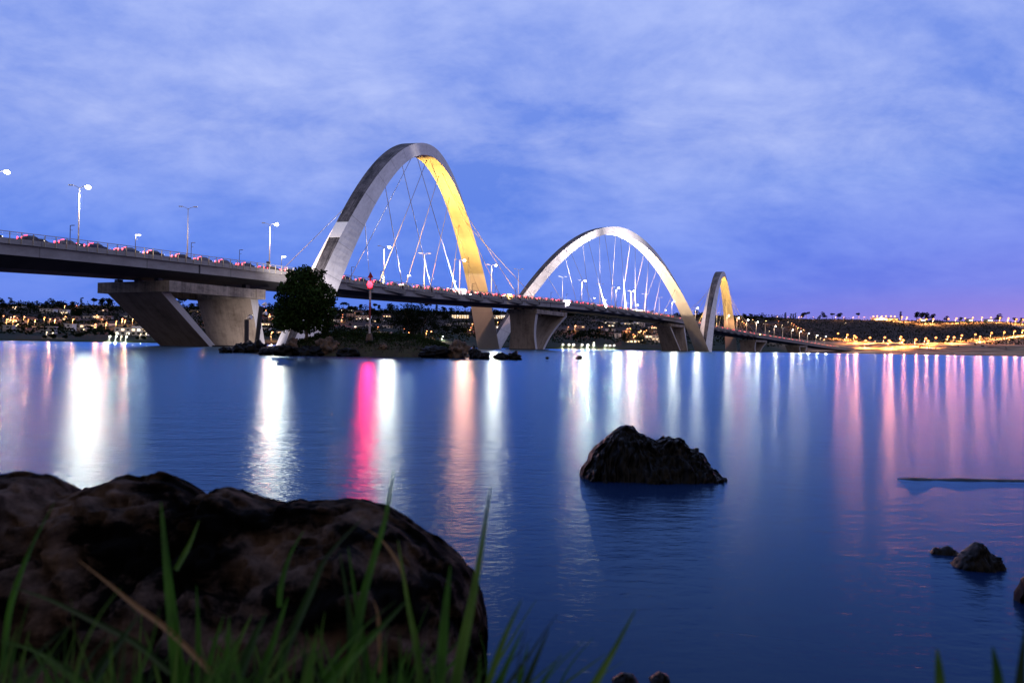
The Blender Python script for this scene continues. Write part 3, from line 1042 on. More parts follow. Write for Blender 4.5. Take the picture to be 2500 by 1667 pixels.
def rock_mesh(sx, sy, sz, seed, n=4, rough=.62, freq=1.5):
    bm = bmesh.new()
    bmesh.ops.create_icosphere(bm, subdivisions=n, radius=1)
    off = Vector((seed * 3.7, seed * 1.9, seed * 5.1))
    for v in bm.verts:
        d = 1 + rough * fbm(v.co * freq + off) + rough * .5 * abs(fbm(v.co * freq * 2.3 + off))
        v.co *= d
        v.co = Vector((v.co.x * sx, v.co.y * sy, v.co.z * sz))
    me = bpy.data.meshes.new('rock')
    bm.to_mesh(me); bm.free()
    me.polygons.foreach_set('use_smooth', [True] * len(me.polygons))
    return me
def rock(px, py, wpx, hpx, Y, seed, m, label, group=None, sub=4, depth=.8):
    """py is the waterline or foot"""
    k = Y / F
    me = rock_mesh(wpx * k / 2, wpx * k / 2 * depth, hpx * k, seed, sub)
    me.materials.append(m)
    p = at(px, py, Y)
    o = link('rock', me, None, (p.x, p.y, max(p.z, -.02) if Y > 20 else p.z))
    tag(o, label, 'rock', group)
    return o

IY = 72.0
isl = MB()
n_u, n_v = 90, 26
TOPS = [(625, 866), (660, 862), (700, 850), (740, 834), (790, 822), (830, 817), (880, 819), (920, 820), (980, 822), (1020, 826), (1060, 836), (1100, 850), (1135, 862), (1165, 867)]
rows = []
for i in range(n_u + 1):
    px = 620 + 550 * i / n_u
    ztop = max(at(px, lerp_table(TOPS, px), IY).z, .02)
    x0 = at(px, 840, IY).x
    hw = 1.2 + 3.4 * math.sin(math.pi * min(1, max(0, i / n_u))) ** .6
    row = []
    for j in range(n_v + 1):
        a = j / n_v * 2 - 1
        z = ztop * (1 - abs(a) ** 2.2) - .35 * abs(a) ** 6
        p = Vector((x0, IY + a * hw, z))
        p.z += .12 * fbm(Vector((p.x * .9, p.y * .9, 2))) * (1 - abs(a) ** 4)
        row.append(p)
    rows.append(row)
isl.v = [tuple(p) for r_ in rows for p in r_]
for i in range(n_u):
    for j in range(n_v):
        a = i * (n_v + 1) + j
        isl.f.append((a, a + n_v + 1, a + n_v + 2, a + 1)); isl.m.append(0); isl.uv.append(None)
tag(isl.build('island', M['soil'], smooth_=True), kind='structure')

def leaf_quads(mb, pts, size, rr, flat=0.0):
    for p in pts:
        s = size * rr.uniform(.6, 1.3)
        a = Vector((rr.gauss(0, 1), rr.gauss(0, 1), rr.gauss(0, 1) * (1 - flat))).normalized()
        b = a.orthogonal().normalized()
        b = Matrix.Rotation(rr.uniform(0, 6.28), 3, a) @ b
        c = a.cross(b)
        mb.face([p + b * s, p + c * s * .55, p - b * s * .9, p - c * s * .55])

def blob_points(rr, blobs, n, shell=.55):
    vol = [b[1][0] * b[1][1] * b[1][2] for b in blobs]
    tot = sum(vol)
    out = []
    for b, v in zip(blobs, vol):
        for _ in range(int(n * v / tot)):
            d = Vector((rr.gauss(0, 1), rr.gauss(0, 1), rr.gauss(0, 1))).normalized()
            r_ = rr.uniform(shell, 1.0) ** .5
            out.append(Vector(b[0]) + Vector((d.x * b[1][0], d.y * b[1][1], d.z * b[1][2])) * r_)
    return out

# the big round tree on the island
rr = random.Random(3)
TY = 70.5
foot = at(748, 824, TY)
tree = empty('tree', foot)
tr = MB()
tr.tube([(0, 0, -.6), (.02, 0, .5), (-.05, 0, 1.4), (.1, .1, 3.0), (.05, .1, 4.8)], [.17, .13, .11, .08, .03], 8)
tr.tube([(.02, 0, .3), (-.35, .1, 1.2), (-.9, .1, 2.2), (-1.5, 0, 3.0)], [.09, .07, .05, .02], 6)
tr.tube([(0, 0, .6), (.35, -.1, 1.6), (.8, 0, 2.6), (1.3, 0, 3.6)], [.08, .06, .05, .02], 6)
tr.tube([(-.05, 0, 1.2), (-.3, .3, 2.4), (-.5, .4, 3.8), (-.7, .3, 5.0)], [.08, .06, .04, .02], 6)
tr.tube([(.02, 0, .8), (.25, -.5, 1.8), (.4, -.9, 2.8)], [.07, .05, .02], 6)
tr.build('trunk', M['bark'], tree, smooth_=True)
blobs = []
def cb_(px, py, r, dy=0, ry=None):
    p = at(px, py, TY + dy) - foot
    blobs.append((p, (r * TY / F, (ry or r) * TY / F, r * TY / F * .95)))
for a in ((735, 690, 36), (757, 672, 24), (705, 712, 30), (790, 722, 34), (775, 690, 22), (712, 672, 16), (728, 662, 13), (790, 663, 9), (785, 668, 10), (750, 735, 46, -.4), (705, 755, 38, .3), (795, 757, 27, -.2), (690, 782, 26), (745, 775, 44, .4), (790, 785, 26), (683, 762, 15), (678, 725, 10), (698, 797, 17), (792, 797, 17), (720, 793, 18), (805, 735, 14), (813, 762, 9), (672, 788, 10), (745, 655, 11), (805, 775, 9)):
    cb_(*a)
pts = blob_points(rr, blobs, 15000, .12)
cr = MB(); leaf_quads(cr, pts, .155, rr)
cr.build('crown', M['leaf_dark'], tree)
tag(tree, 'big round leafy tree on the rocky island before the foot of the first arch', 'tree')

# feathery second tree to the right of the marker
foot2 = at(1010, 824, 77)
tree2 = empty('tree', foot2)
t2 = MB()
for k in range(6):
    a = rr.uniform(-1, 1)
    t2.tube([(a * .3, 0, -.5), (a * .8, rr.uniform(-.4, .4), .9), (a * 1.9, rr.uniform(-.8, .8), 2.2 + rr.uniform(0, .5))], [.07, .05, .015], 5)
t2.build('trunk', M['bark'], tree2)
blobs = []
for (px, py, r) in ((985, 775, 30), (1015, 765, 28), (1045, 772, 24), (965, 757, 16), (1000, 750, 16), (1030, 748, 13), (1060, 790, 18), (960, 790, 16), (1010, 795, 30), (948, 752, 9), (1048, 757, 11), (985, 745, 9)):
    p = at(px, py, 77) - foot2; k = 77 / F
    blobs.append((p, (r * k, r * k, r * k * .8)))
c2 = MB(); leaf_quads(c2, blob_points(rr, blobs, 5200, .1), .085, rr)
c2.build('crown', M['leaf_far'], tree2)
tag(tree2, 'low feathery dark tree on the island to the right of the red and white marker', 'tree')

# bushes covering the island: one tangle
bush = MB()
pts = []
for _ in range(34000):
    px = rr.uniform(660, 1125)
    a = rr.gauss(0, .42)
    if abs(a) > .8: continue
    i = int((px - 620) / 550 * n_u); j = int((a + 1) / 2 * n_v)
    p = rows[i][j]
    if p.z < .12: continue
    hgt = .12 + .55 * abs(fbm(Vector((p.x * .8, p.y * .8, 9))))
    pts.append(p + Vector((rr.uniform(-.13, .13), rr.uniform(-.3, .3), rr.uniform(-.08, hgt))))
leaf_quads(bush, pts, .085, rr)
tag(bush.build('undergrowth', M['bush']), kind='stuff')
# rocks of the island shore
IR = [(800, 848, 42, 22, 'pale rounded boulder lying among the island bushes'), (713, 845, 26, 16, 'tan rock at the left foot of the island tree'), (935, 848, 18, 9, 'small pale rock half hidden in the island bushes'), (1118, 858, 44, 24, 'brown boulder at the right end of the island'), (690, 860, 46, 16, 'low dark rock at the waterline left of the pale boulder'), (750, 862, 60, 15, 'dark flat rock at the waterline below the pale boulder'), (850, 866, 50, 12, 'dark waterline rock below the marker pole'), (1060, 864, 60, 15, 'dark waterline rock at the right part of the island'), (650, 862, 30, 10, 'low rock at the left tip of the island')]
for k, (px, py, wp, hp, lb) in enumerate(IR):
    rock(px, py, wp, hp, IY - 3.4 - (1.2 if py > 856 else 0), k + 2, M['rock_mid'] if k in (0, 1, 2, 3) else M['rock_dark'], lb, 'rocks of the island shore')
WR = [(552, 858, 30, 10, 78, 'small rock in the water below the left pier leg'), (585, 857, 40, 16, 82, 'rock in the water below the thin floodlight post'), (625, 856, 50, 20, 82, 'wide rock under the right edge of the first pier'), (655, 860, 28, 10, 78, 'low rock between the pier rocks and the island'), (1158, 869, 26, 18, 66, 'pointed dark rock just right of the island'), (1182, 871, 24, 9, 64, 'low dark rock in the gap right of the pointed one'), (1225, 872, 34, 9, 64, 'flat dark rock in line with the second pier'), (1255, 872, 28, 12, 64, 'humped dark rock at the right end of the row'), (1336, 874, 8, 3, 62, 'tiny rock tip left of the lone low rock'), (1414, 873, 16, 4, 62, 'lone low rock under the middle arch')]
for k, (px, py, wp, hp, Y, lb) in enumerate(WR):
    rock(px, py, wp, hp, Y, k + 20, M['rock_dark'], lb, 'rocks standing in the water by the island')

# red and white marker
mk = empty('navigation_marker', at(902, 822, 69))
base_z = 0
H_ = (822 - 664) * 69 / F
m = MB(); m.tube([(0, 0, -.3), (0, 0, .28)], [.32, .22], 10); m.build('foundation', M['rock_mid'], mk)
def seg(z0, z1, mm):
    s_ = MB(); s_.tube([(0, 0, z0), (0, 0, z1)], .085, 10); s_.build('pole', mm, mk)
seg(.28, 1.55, M['marker_white']); seg(1.55, 2.95, M['rust_red']); seg(2.95, 4.25, M['marker_white']); seg(4.25, 5.3, M['rust_red'])
tri = MB()
for a in (0, R(60), R(120)):
    d = Vector((math.cos(a), math.sin(a), 0)); nrm = Vector((-d.y, d.x, 0)) * .02
    A_, B_, C_ = d * -.25 + Vector((0, 0, 5.12)), d * .25 + Vector((0, 0, 5.12)), Vector((0, 0, 5.62))
    P = [A_ - nrm, B_ - nrm, C_ - nrm, A_ + nrm, B_ + nrm, C_ + nrm]
    tri.face(P[:3]); tri.face(P[3:][::-1]); tri.face([P[0], P[3], P[4], P[1]]); tri.face([P[1], P[4], P[5], P[2]]); tri.face([P[2], P[5], P[3], P[0]])
tri.build('topmark', M['rust_red'], mk)
pf = MB(); pf.box((0, 0, 4.15), (.55, .45, .05)); pf.tube([(-.22, -.2, 4.15), (-.22, -.2, 4.75)], .02, 5); pf.tube([(.22, -.2, 4.15), (.22, -.2, 4.75)], .02, 5); pf.build('platform', M['rust_red'], mk)
lt = MB(); lt.tube([(0, -.2, 4.22), (0, -.2, 4.32), (0, -.2, 4.5), (0, -.2, 4.68), (0, -.2, 4.78)], [.1, .2, .25, .2, .1], 12); lt.build('signal_lamp', M['lamp_red'], mk)
add_bulb('marker_bulb', mk, (0, -.45, 4.5), (-.1, -1, -.08))
tag(mk, 'red and white pole with a triangle topmark and red lamp on the island', 'marker')

# ------------------------------------------------------------------ foreground: boulders, bank and grass
def ridge_rock(name, sil, Y, front, back, mtl, label, foot_z, amp, freq, nu=150, nv=44, cat='boulder', sharp=0):
    """boulder built as a vault: its crest has the height of the silhouette at its real distance"""
    mb = MB()
    rows = []
    x_lo, x_hi = sil[0][0], sil[-1][0]
    for i in range(nu + 1):
        px = x_lo + (x_hi - x_lo) * i / nu
        py = lerp_table(sil, px)
        c = at(px, py, Y)
        e_ = min(1, (i / nu) / .10, (1 - i / nu) / .10)
        e_ = math.sin(e_ * math.pi / 2) ** .5 if e_ < 1 else 1
        row = []
        for j in range(nv + 1):
            a = (j / nv) * 2 - 1            # -1 front foot .. 0 crest .. 1 back foot
            dp = (front if a < 0 else back) * (.25 + .75 * e_)
            z = foot_z + (c.z - foot_z) * max(0, 1 - abs(a) ** 2.6)
            y = Y + math.copysign(abs(a) ** 1.15, a) * dp
            p = Vector((c.x * (1 - .0 * a), y, z))
            k = min(1, abs(a) * 3.0)
            q = p * freq
            dn = fbm(q + Vector((3, 1, 7)), 6)
            rg = abs(fbm(q * 2.1 + Vector((9, 4, 1)), 5)) - .25
            p += Vector((.35 * dn, -1.0 * (dn + sharp * rg), .5 * (dn + sharp * rg))) * amp * (.25 + .75 * k)
            fn = abs(fbm(q * 4.3 + Vector((2, 8, 5)), 4))
            p += Vector((0, .9, -.5)) * amp * .35 * fn * (.4 + .6 * k)
            row.append(p)
        rows.append(row)
    mb.v = [tuple(p) for r_ in rows for p in r_]
    for i in range(nu):
        for j in range(nv):
            a = i * (nv + 1) + j
            mb.f.append((a, a + nv + 1, a + nv + 2, a + 1)); mb.m.append(0); mb.uv.append(None)
    o = mb.build(name, mtl, smooth_=True)
    tag(o, label, cat)
    return o
SIL = [(-420, 1240), (-300, 1190), (-150, 1175), (0, 1166), (50, 1160), (95, 1168), (122, 1185), (140, 1214), (158, 1216), (185, 1204), (235, 1190), (262, 1176), (290, 1170), (318, 1178), (345, 1180), (375, 1174), (400, 1176), (430, 1184), (462, 1202), (482, 1226), (492, 1218), (520, 1202), (550, 1190), (575, 1196), (600, 1208), (640, 1222), (678, 1232), (710, 1222), (760, 1222), (820, 1220), (860, 1218), (905, 1224), (945, 1238), (985, 1264), (1020, 1292), (1050, 1312), (1090, 1338), (1125, 1362), (1150, 1400), (1168, 1450), (1178, 1500), (1187, 1560), (1187, 1640), (1182, 1760)]
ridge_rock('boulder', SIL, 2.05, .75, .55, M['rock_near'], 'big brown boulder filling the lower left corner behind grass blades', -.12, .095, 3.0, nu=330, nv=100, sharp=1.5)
SIL2 = [(1414, 1175), (1418, 1150), (1424, 1136), (1436, 1124), (1442, 1107), (1453, 1091), (1470, 1076), (1482, 1066), (1496, 1054), (1515, 1041), (1530, 1039), (1545, 1043), (1560, 1053), (1578, 1064), (1592, 1070), (1602, 1075), (1616, 1072), (1629, 1067), (1642, 1069), (1654, 1068), (1665, 1075), (1675, 1086), (1680, 1099), (1697, 1099), (1710, 1107), (1722, 1116), (1727, 1130), (1738, 1146), (1753, 1158), (1766, 1169), (1777, 1184), (1779, 1200)]
ridge_rock('boulder', SIL2, 6.25, .33, .40, M['rock_dark'], 'dark wet craggy boulder standing alone in the calm water', -.10, .055, 7.0, nu=170, nv=56, sharp=1.6)
SIL3 = [(2325, 1400), (2332, 1380), (2345, 1360), (2362, 1345), (2372, 1334), (2385, 1322), (2398, 1328), (2408, 1332), (2412, 1345), (2430, 1356), (2445, 1375), (2452, 1400)]
ridge_rock('boulder', SIL3, 3.75, .10, .14, M['rock_dark'], 'small dark knobbly rock near the right edge of the water', -.08, .02, 18, nu=60, nv=30, sharp=1.4)
SIL4 = [(2268, 1356), (2274, 1344), (2284, 1334), (2298, 1337), (2312, 1331), (2328, 1340), (2336, 1356)]
ridge_rock('boulder', SIL4, 4.0, .06, .08, M['rock_dark'], 'tiny twin-topped rock beside the small dark one', -.06, .012, 22, nu=40, nv=22, sharp=1.2)
SIL5 = [(2497, 1440), (2502, 1412), (2514, 1396), (2540, 1395), (2570, 1440)]
ridge_rock('boulder', SIL5, 3.2, .08, .1, M['rock_dark'], 'dark rock cut by the right edge of the picture', -.06, .015, 18, nu=30, nv=22, sharp=1)
SIL6 = [(1490, 1690), (1498, 1656), (1520, 1640), (1545, 1645), (1558, 1662), (1564, 1690)]
ridge_rock('boulder', SIL6, 2.38, .06, .08, M['rock_dark'], 'little wet stone at the bottom edge of the water', -.05, .012, 22, nu=40, nv=22, sharp=1)
SIL7 = [(1582, 1690), (1590, 1652), (1612, 1636), (1632, 1648), (1638, 1690)]
ridge_rock('boulder', SIL7, 2.40, .05, .07, M['rock_dark'], 'second little wet stone beside the first at the bottom edge', -.05, .012, 22, nu=40, nv=22, sharp=1)
SIL8 = [(2140, 1172), (2180, 1169), (2230, 1165), (2290, 1168), (2350, 1167), (2420, 1169), (2500, 1170), (2600, 1170), (2650, 1178)]
ridge_rock('rock_shelf', SIL8, 6.35, .10, .16, M['rock_dark'], 'long flat rock shelf just breaking the water at the right', -.05, .010, 6, nu=110, nv=22, cat='rock')

# bank under the camera
bk = MB()
nb = 40
gr = []
for i in range(nb + 1):
    x = -3.2 + 4.6 * i / nb
    row = []
    for j in range(21):
        y = -2.5 + 4.3 * j / 20
        z = .50 - .30 * smooth(.3, 2.0, y) - .45 * smooth(1.2, 2.0, y) - .30 * smooth(-.1, 1.2, x) * smooth(.4, 1.6, y) + .04 * fbm(Vector((x * 2, y * 2, 4)))
        row.append((x, y, z))
    gr.append(row)
bk.v = [p for r_ in gr for p in r_]
for i in range(nb):
    for j in range(20):
        a = i * 21 + j
        bk.f.append((a, a + 21, a + 22, a + 1)); bk.m.append(0); bk.uv.append(None)
tag(bk.build('ground', M['soil'], smooth_=True), kind='structure')

def grass_mat(name, c1, c2):
    m = mat(name, c1, .5, col2=c2, vscale=9, spec=.4)
    b = m.node_tree.nodes['Principled BSDF']
    b.inputs['Transmission Weight'].default_value = 0
    b.inputs['Subsurface Weight'].default_value = 0
    return m
M['grass'] = grass_mat('grass_blade', (.010, .048, .005), (.045, .16, .012))
M['dry'] = grass_mat('dry_stalk', (.17, .10, .05), (.24, .15, .08))
grass = MB()
def blade(mb, pts_px, wpx, Y, lean=.0, m=0):
    """pts from tip to foot in the photograph's frame, all at about distance Y; V-shaped cross-section, tapering to the tip"""
    P = []
    n = 12
    cs = [Vector((p[0], p[1], 0)) for p in pts_px]
    def bez(t):
        x = t * (len(cs) - 1); i = min(int(x), len(cs) - 2); f_ = x - i
        p0, p1, p2, p3 = cs[max(i - 1, 0)], cs[i], cs[i + 1], cs[min(i + 2, len(cs) - 1)]
        return .5 * ((2 * p1) + (p2 - p0) * f_ + (2 * p0 - 5 * p1 + 4 * p2 - p3) * f_ ** 2 + (3 * p1 - p0 - 3 * p2 + p3) * f_ ** 3)
    for k in range(n + 1):
        t = k / n
        q = bez(t)
        Yk = Y + lean * (1 - t)
        c = at(q.x, q.y, Yk)
        w_ = wpx * Yk / F * (min(1, .10 + 1.5 * t) if t < .6 else 1.0)
        P.append((c, w_))
    up = []
    for k, (c, w_) in enumerate(P):
        d = (P[min(k + 1, n)][0] - P[max(k - 1, 0)][0]).normalized()
        s = d.cross(Vector((0, 1, 0))).normalized()
        up.append((c - s * w_ / 2, c + Vector((0, .22 * w_, 0)), c + s * w_ / 2))
    for k in range(n):
        for j in (0, 1):
            mb.face([up[k][j], up[k][j + 1], up[k + 1][j + 1], up[k + 1][j]], m)
BL = [([(394, 1225), (410, 1390), (432, 1600), (440, 1760)], 32, 1.0), ([(1197, 1191), (1165, 1400), (1125, 1600), (1095, 1780)], 26, 1.0),
      ([(961, 1147), (940, 1270), (893, 1432), (862, 1600), (850, 1760)], 22, 1.02), ([(891, 1259), (800, 1355), (761, 1440), (690, 1605), (655, 1740)], 20, .98),
      ([(995, 1462), (900, 1560), (800, 1660), (740, 1730)], 30, .92), ([(972, 1317), (995, 1461), (1021, 1602), (1030, 1760)], 17, 1.05),
      ([(851, 1335), (872, 1480), (895, 1620), (900, 1760)], 18, 1.04), ([(830, 1347), (856, 1525), (850, 1760)], 17, 1.08), ([(1100, 1378), (1085, 1520), (1068, 1760)], 24, .95),
      ([(1274, 1461), (1225, 1570), (1160, 1760)], 16, .98), ([(1277, 1534), (1225, 1650), (1190, 1760)], 19, .95), ([(1340, 1534), (1290, 1650), (1250, 1760)], 18, .95), ([(1290, 1570), (1262, 1680), (1250, 1760)], 15, 1.0),
      ([(1551, 1486), (1500, 1580), (1445, 1680), (1400, 1790)], 20, .98), ([(704, 1457), (670, 1560), (630, 1680), (610, 1780)], 24, .98), ([(651, 1495), (615, 1570), (575, 1680)], 24, .95),
      ([(134, 1227), (90, 1310), (52, 1400), (24, 1500), (10, 1640)], 15, 1.05), ([(488, 1268), (463, 1330), (430, 1390)], 12, 1.15), ([(742, 1295), (709, 1353), (688, 1425), (684, 1480)], 13, 1.12),
      ([(30, 1430), (120, 1460), (220, 1508), (330, 1565), (420, 1640)], 17, 1.0), ([(562, 1500), (556, 1600), (550, 1760)], 16, 1.0), ([(616, 1498), (575, 1590), (550, 1700)], 15, 1.02), ([(481, 1425), (486, 1560), (480, 1740)], 15, 1.05),
      ([(340, 1500), (290, 1570), (240, 1640), (200, 1740)], 26, .95), ([(0, 1560), (100, 1590), (200, 1660), (260, 1740)], 18, .95), ([(2285, 1580), (2290, 1640), (2300, 1780)], 26, .8), ([(2420, 1575), (2432, 1650), (2440, 1780)], 30, .78), ([(2500, 1530), (2488, 1640), (2480, 1780)], 26, .8),
      ([(548, 1500), (520, 1590), (500, 1700)], 14, 1.0), ([(775, 1560), (760, 1640), (750, 1760)], 20, .96), ([(940, 1600), (930, 1680), (925, 1760)], 18, .96), ([(830, 1560), (815, 1640), (790, 1760)], 22, .95), ([(425, 1500), (430, 1600), (440, 1760)], 18, 1.0)]
for k_, (pts, w_, Y) in enumerate(BL):
    blade(grass, pts, w_, Y, 0, (0, 1, 0, 2)[k_ % 4])
rg = random.Random(11)
for _ in range(230):
    x = rg.uniform(-60, 1240); top = rg.uniform(1520, 1680) if x < 1000 else rg.uniform(1590, 1690)
    ln = rg.gauss(20, 90)
    blade(grass, [(x + ln, top), (x + ln * .55, top + 90), (x + ln * .1, top + 220), (x, 1900)], rg.uniform(4, 17), rg.uniform(.75, 1.2), 0, rg.choice((0, 0, 1, 2)))
for _ in range(26):
    x = rg.uniform(-40, 1330); top = rg.uniform(1430, 1580); ln = rg.gauss(20, 110); cv = rg.uniform(-60, 60)
    blade(grass, [(x + ln + cv, top), (x + ln * .6 + cv * .2, top + 90), (x + ln * .2, top + 220), (x, 1900)], rg.uniform(4, 10), rg.uniform(.8, 1.25), 0, rg.choice((0, 1, 2)))
M['grass_dark'] = grass_mat('dark_grass_blade', (.006, .022, .006), (.016, .055, .010))
M['grass_pale'] = grass_mat('pale_grass_blade', (.03, .09, .01), (.09, .19, .03))
tag(grass.build('grass', [M['grass'], M['grass_pale'], M['grass_dark']], smooth_=True), kind='stuff')
d1 = MB(); blade(d1, [(193, 1365), (262, 1418), (333, 1476), (420, 1541), (520, 1640)], 15, 1.0)
tag(d1.build('dry_stalk', M['dry'], smooth_=True), 'straight tan dry stalk leaning left across the big boulder', 'grass stalk')
d2 = MB(); blade(d2, [(895, 1290), (925, 1310), (955, 1345), (985, 1400), (1000, 1500)], 8, 1.12)
tag(d2.build('dry_stalk', M['dry'], smooth_=True), 'thin curved dry stalk before the right end of the big boulder', 'grass stalk')
d3 = MB(); blade(d3, [(912, 1462), (922, 1490), (926, 1530), (930, 1640)], 10, 1.05)
tag(d3.build('dry_stalk', M['dry'], smooth_=True), 'short dry stalk standing among the green blades below the curved one', 'grass stalk')

# ------------------------------------------------------------------ town on the far shore
M['wall'] = [mat('house_wall_' + n_, c_, .8, col2=c2_, vscale=.5) for n_, c_, c2_ in (('white', (.72, .70, .70), (.62, .60, .60)), ('cream', (.62, .52, .40), (.52, .44, .34)), ('pink', (.55, .36, .30), (.48, .32, .28)), ('grey', (.34, .34, .36), (.28, .28, .30)))]
WN = ['white', 'cream', 'pinkish', 'grey']
M['roof_tile'] = mat('roof_tiles', (.16, .075, .05), .85, col2=(.11, .05, .035), vscale=1.5)
M['roof_grey'] = mat('flat_roof', (.45, .44, .45), .8)
M['win_dark'] = mat('dark_window', (.012, .016, .025), .15, spec=.5)
M['win_lit'] = glow_mat('lit_window', (1, .66, .34), 3.0)
M['win_lit_white'] = glow_mat('lit_white_window', (1, .88, .66), 3.0)
M['win_flood'] = glow_mat('floodlit_window', (1, .46, .12), 3.0)
land_h = lambda p: p
def house(px, py, wpx, storeys, style, wall, lit=0, nwin=None, rz=None, label=None):
    p = on_land(px, py)
    wd = wpx * p.y / F
    fl = 3.1
    hh = fl * storeys
    dp = min(max(wd * .6, 6), 14)
    root = empty('house', p - Vector((0, 0, .6)), rz if rz is not None else rnd.uniform(-.35, .35))
    wl_ = MB(); wl_.box((0, 0, hh / 2), (wd, dp, hh + .02))
    if style == 'slab' and wd > 12:
        wl_.box((wd * .2, -dp * .2, hh + .9), (wd * .35, dp * .5, 1.8))
    wl_.build('wall', M['wall'][wall], root)
    r_ = MB()
    if style == 'gable':
        e_ = .6; rh = min(dp, wd) * .26
        a = [(-wd / 2 - e_, -dp / 2 - e_, hh), (wd / 2 + e_, -dp / 2 - e_, hh), (wd / 2 + e_, dp / 2 + e_, hh), (-wd / 2 - e_, dp / 2 + e_, hh)]
        rd0, rd1 = (-wd * .3, 0, hh + rh), (wd * .3, 0, hh + rh)
        r_.face([a[0], a[1], rd1, rd0]); r_.face([a[1], a[2], rd1]); r_.face([a[2], a[3], rd0, rd1]); r_.face([a[3], a[0], rd0]); r_.face(a[::-1])
        r_.build('roof', M['roof_tile'], root)
    else:
        r_.box((0, 0, hh + .2), (wd + 1.0, dp + 1.4, .38))
        for s in range(1, storeys):
            r_.box((0, -dp / 2 - .4, fl * s), (wd + .4, 1.0, .3))
        r_.build('roof', M['wall'][0] if wall in (0, 1) else M['roof_grey'], root)
    nw = nwin or max(1, min(7, int(wd / 4.2)))
    for s in range(storeys):
        for k in range(nw):
            x = -wd / 2 + wd * (k + .5) / nw
            w_ = MB(); ww = min(2.4, wd / nw * .6)
            w_.box((x, -dp / 2 - .03, fl * s + 1.65), (ww, .08, 1.5))
            on = rnd.random() < lit
            w_.build('window', M['win_lit'] if on and rnd.random() < .7 else (M['win_lit_white'] if on else M['win_dark']), root)
    dr = MB(); dr.box((wd * .18 * (1 if px % 2 else -1) + wd / nw * .5, -dp / 2 - .04, 1.1), (1.1, .1, 2.1)); dr.build('door', M['win_dark'], root)
    return root
ZN = [(0, 'left of the first pier'), (262, 'between the first pier legs'), (650, 'between island tree and marker'), (905, 'right of the marker pole'), (1110, 'near the second pier'), (1390, 'under the middle arch'), (1640, 'behind the third pier')]
